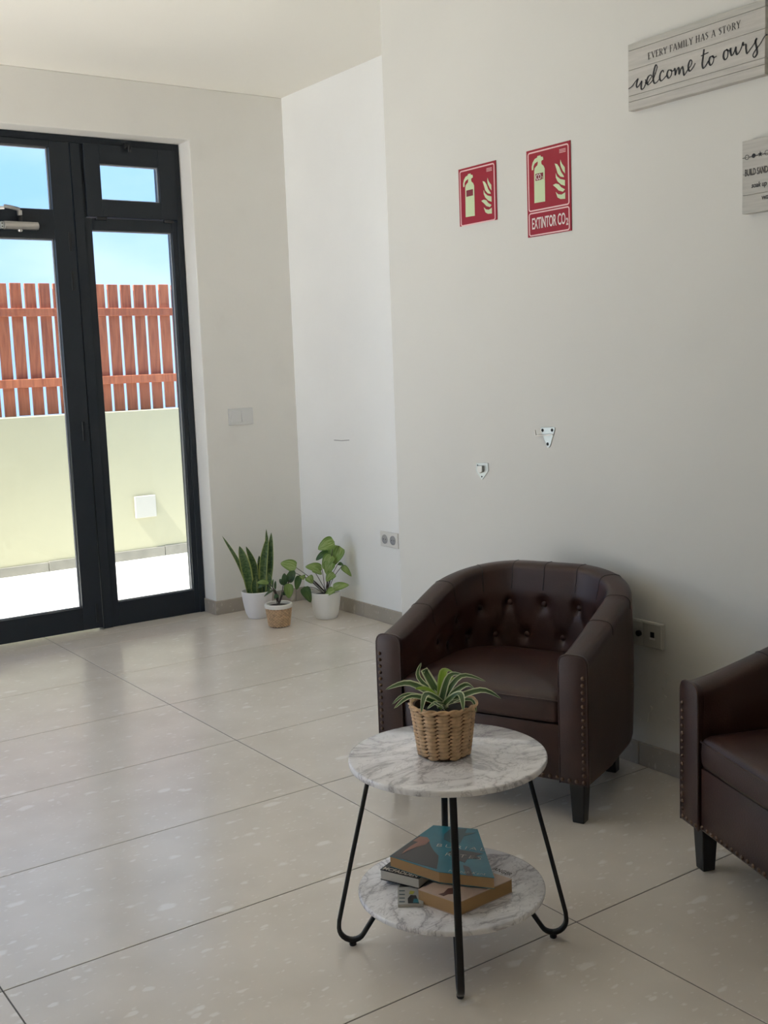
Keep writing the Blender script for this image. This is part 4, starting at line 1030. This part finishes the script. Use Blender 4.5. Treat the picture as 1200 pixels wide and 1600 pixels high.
# ---- small plant in the basket with a white lining
bp = empty('potted_jade_plant', (2.848, 5.068, 0)); tag(bp, 'small dark-leaved plant in a little wicker basket with white rim on the floor', 'potted plant')
BH, B0, B1 = 0.118, 0.054, 0.070
MB().lathe([(B0 * 0.9, 0.0), (B0, 0.003), (B1 - 0.003, BH - 0.012)], 0, 0, 32, True, False).build('basket_core', 'straw_dark', bp, smooth=True)
weave = MB(); rows, cols = 13, 22
for r_ in range(rows):
    z = 0.004 + (BH - 0.022) * (r_ + 0.5) / rows; rad = B0 + (B1 - B0) * z / BH
    for c_ in range(cols):
        a = 2 * math.pi * (c_ + (0.5 if r_ % 2 else 0)) / cols; hw = math.pi / cols * 1.02; ring = []
        for t, bul, th in ((-1, 0.0, 0.25), (-0.5, 0.0016, 0.9), (0, 0.0024, 1.0), (0.5, 0.0016, 0.9), (1, 0.0, 0.25)):
            aa = a + hw * t; R0 = rad + bul; hz_ = 0.0043 * th; dd = 0.0018
            ring.append([((R0 + q * dd) * math.cos(aa), (R0 + q * dd) * math.sin(aa), z + s_ * hz_) for q, s_ in ((1, 0), (0.2, 1), (-0.6, 0), (0.2, -1))])
        weave.rings(ring)
tag(weave.build('weave', 'straw', bp, smooth=True), kind='stuff')
MB().lathe([(B1 - 0.002, BH - 0.018), (B1 + 0.003, BH - 0.016), (B1 + 0.0045, BH - 0.006), (B1 + 0.003, BH + 0.003), (B1 - 0.003, BH + 0.006), (B1 - 0.009, BH + 0.003), (B1 - 0.011, BH - 0.012)], 0, 0, 36, False, False).build('white_lining', 'cloth_white', bp, smooth=True)
MB().lathe([(B1 - 0.0105, BH - 0.010), (0.03, BH - 0.007), (0.003, BH - 0.006)], 0, 0, 24, False, True).build('soil', 'soil', bp, smooth=True)
cr2 = Vector((0, 0, BH - 0.006))
for a_ in (((625, 475), (622, 378), 44, 0.0, 'jade_leaf', oval, (612, 530)), ((652, 450), (702, 358), 66, 0.01, 'jade_leaf', oval, (625, 510)), ((655, 458), (658, 574), 74, -0.02, 'jade_leaf_light', oval, (618, 520)),
           ((612, 470), (584, 424), 30, 0.01, 'jade_leaf', oval, (600, 540)), ((530, 495), (535, 424), 16, 0.0, 'jade_leaf', oval, (560, 550)), ((550, 505), (554, 438), 18, 0.01, 'jade_leaf', oval, (565, 555)),
           ((575, 552), (540, 575), 34, -0.02, 'jade_leaf', oval, (575, 590)), ((535, 512), (462, 562), 18, -0.01, 'jade_leaf', oval, (555, 555)), ((500, 455), (408, 452), 40, 0.0, 'jade_leaf_light', oval, (550, 520)),
           ((480, 465), (412, 498), 22, 0.01, 'jade_leaf', oval, (545, 530)), ((600, 540), (635, 548), 26, 0.0, 'jade_leaf', oval, (596, 575)), ((690, 400), (652, 432), 30, 0.0, 'jade_leaf', oval, (640, 480))):
    stem_leaf(bp, cr2, a_[0], a_[1], a_[2], a_[3], a_[4], a_[5], via=a_[6], sr=0.0022)

# ---- striped plant in the big wicker basket on the table
zt5 = lambda x, y: (580 + x / 5.4545, 1020 + y / 5.4545)
pc = hit(694.5, 1177, 2, TZ)
tp = empty('potted_striped_plant', (pc.x, pc.y, TZ)); tag(tp, 'white-striped dracaena in a woven straw basket on the marble table top', 'potted plant')
QH, Q0, Q1 = 0.122, 0.058, 0.0745
MB().lathe([(Q0 * 0.92, 0.0), (Q0 - 0.001, 0.003), (Q1 - 0.004, QH - 0.004), (Q1 - 0.009, QH - 0.004), (Q1 - 0.012, QH - 0.03)], 0, 0, 40, True, False).build('basket_core', 'straw_dark', tp, smooth=True)
rows, cols = 13, 15
for r_ in range(rows):
    z = 0.007 + (QH - 0.016) * r_ / (rows - 1)
    for par in (0, 1):
        zc = z + (0.5 * (QH - 0.016) / (rows - 1) if par else 0.0)
        if zc > QH - 0.006: continue
        rad = Q0 + (Q1 - Q0) * zc / QH; hw = math.pi / cols * 1.10; ring = []; first = None
        for t, bul, th in ((-1, -0.0016, 0.40), (-0.55, 0.0012, 0.92), (0, 0.0022, 1.0), (0.55, 0.0012, 0.92), (1, -0.0016, 0.40)):
            aa = hw * t; R0 = rad + bul; hz_ = 0.0047 * th; dd = 0.0020; sk = 0.0010 * t
            ring.append([((R0 + q * dd) * math.cos(aa), (R0 + q * dd) * math.sin(aa), zc + s_ * hz_ + sk) for q, s_ in ((1, 0), (0.7, 0.6), (0.0, 1), (-0.6, 0), (0.0, -1), (0.7, -0.6))])
        mb = MB().rings(ring)
        for c_ in range(par, 2 * (cols // 2), 2):
            if first is None: o = mb.build('woven_strand', 'straw', tp, smooth=True); first = o.data
            else: o = link('woven_strand', first, tp)
            o.rotation_euler = (0, 0, 2 * math.pi * c_ / (2 * (cols // 2)) + random.uniform(-0.01, 0.01)); o.location.z = random.uniform(-0.0005, 0.0005)
for kk in range(2):
    ph0 = math.pi * kk
    pts = [((Q1 + 0.0005 + 0.0028 * math.cos(9 * a + ph0)) * math.cos(a), (Q1 + 0.0005 + 0.0028 * math.cos(9 * a + ph0)) * math.sin(a), QH - 0.003 + 0.0028 * math.sin(9 * a + ph0)) for a in [2 * math.pi * i / 90 for i in range(91)]]
    MB().tube(pts, 0.0033, 6).build('braided_rim', 'straw', tp, smooth=True)
MB().lathe([(Q1 - 0.0105, QH - 0.020), (0.03, QH - 0.016), (0.003, QH - 0.015)], 0, 0, 24, False, True).build('soil', 'soil', tp, smooth=True)
arch = lambda t: (math.sin(math.pi * min(1.0, 0.16 + 0.84 * t)) ** 0.7 if t < 0.999 else 0.02)
cz = QH - 0.014
for base, via, tip, w, d1, d2, m in (
    ((565, 350), (330, 262), (120, 314), 78, 0.01, 0.0, 'striped_leaf'), ((560, 370), (310, 355), (178, 440), 46, 0.02, 0.02, 'striped_leaf'), ((565, 385), (345, 372), (193, 476), 56, -0.02, -0.03, 'striped_leaf'),
    ((575, 340), (405, 215), (426, 84), 50, 0.05, 0.07, 'striped_leaf'), ((570, 330), (455, 150), (535, 240), 84, 0.06, 0.05, 'striped_leaf'), ((590, 330), (615, 165), (700, 165), 84, 0.04, 0.08, 'lime_leaf'),
    ((605, 350), (670, 195), (805, 195), 66, 0.02, 0.05, 'striped_leaf'), ((615, 355), (765, 200), (976, 243), 60, 0.01, 0.03, 'striped_leaf'), ((650, 350), (800, 275), (886, 318), 64, 0.0, 0.02, 'striped_leaf'),
    ((650, 390), (930, 320), (1108, 390), 70, -0.01, 0.0, 'striped_leaf'), ((625, 385), (755, 350), (786, 492), 74, -0.045, -0.09, 'striped_leaf'), ((650, 395), (850, 400), (897, 508), 40, -0.02, -0.04, 'striped_leaf'),
    ((592, 400), (470, 352), (427, 508), 70, -0.045, -0.09, 'striped_leaf'), ((600, 410), (545, 430), (478, 478), 44, -0.05, -0.085, 'striped_leaf'), ((600, 400), (480, 315), (372, 308), 62, -0.02, -0.03, 'lime_leaf'),
    ((600, 405), (540, 425), (625, 474), 40, -0.05, -0.075, 'striped_leaf'), ((620, 380), (700, 330), (760, 300), 60, 0.03, 0.05, 'striped_leaf'), ((610, 370), (640, 250), (720, 215), 60, 0.03, 0.04, 'lime_leaf')):
    B_ = Vector((random.uniform(-.012, .012), random.uniform(-.012, .012), cz))
    blade(tp, 'leaf', [B_, B_ * 0.5 + atp(tp, *base, d1 * 0.4, zt5) * 0.5, atp(tp, *via, d1, zt5), atp(tp, *tip, d2, zt5)], w / 5.4545 / 680, m, Vector((0, 0, 1)) * 0.9 - HF * 0.7, arch, 0.22, 15, 7)
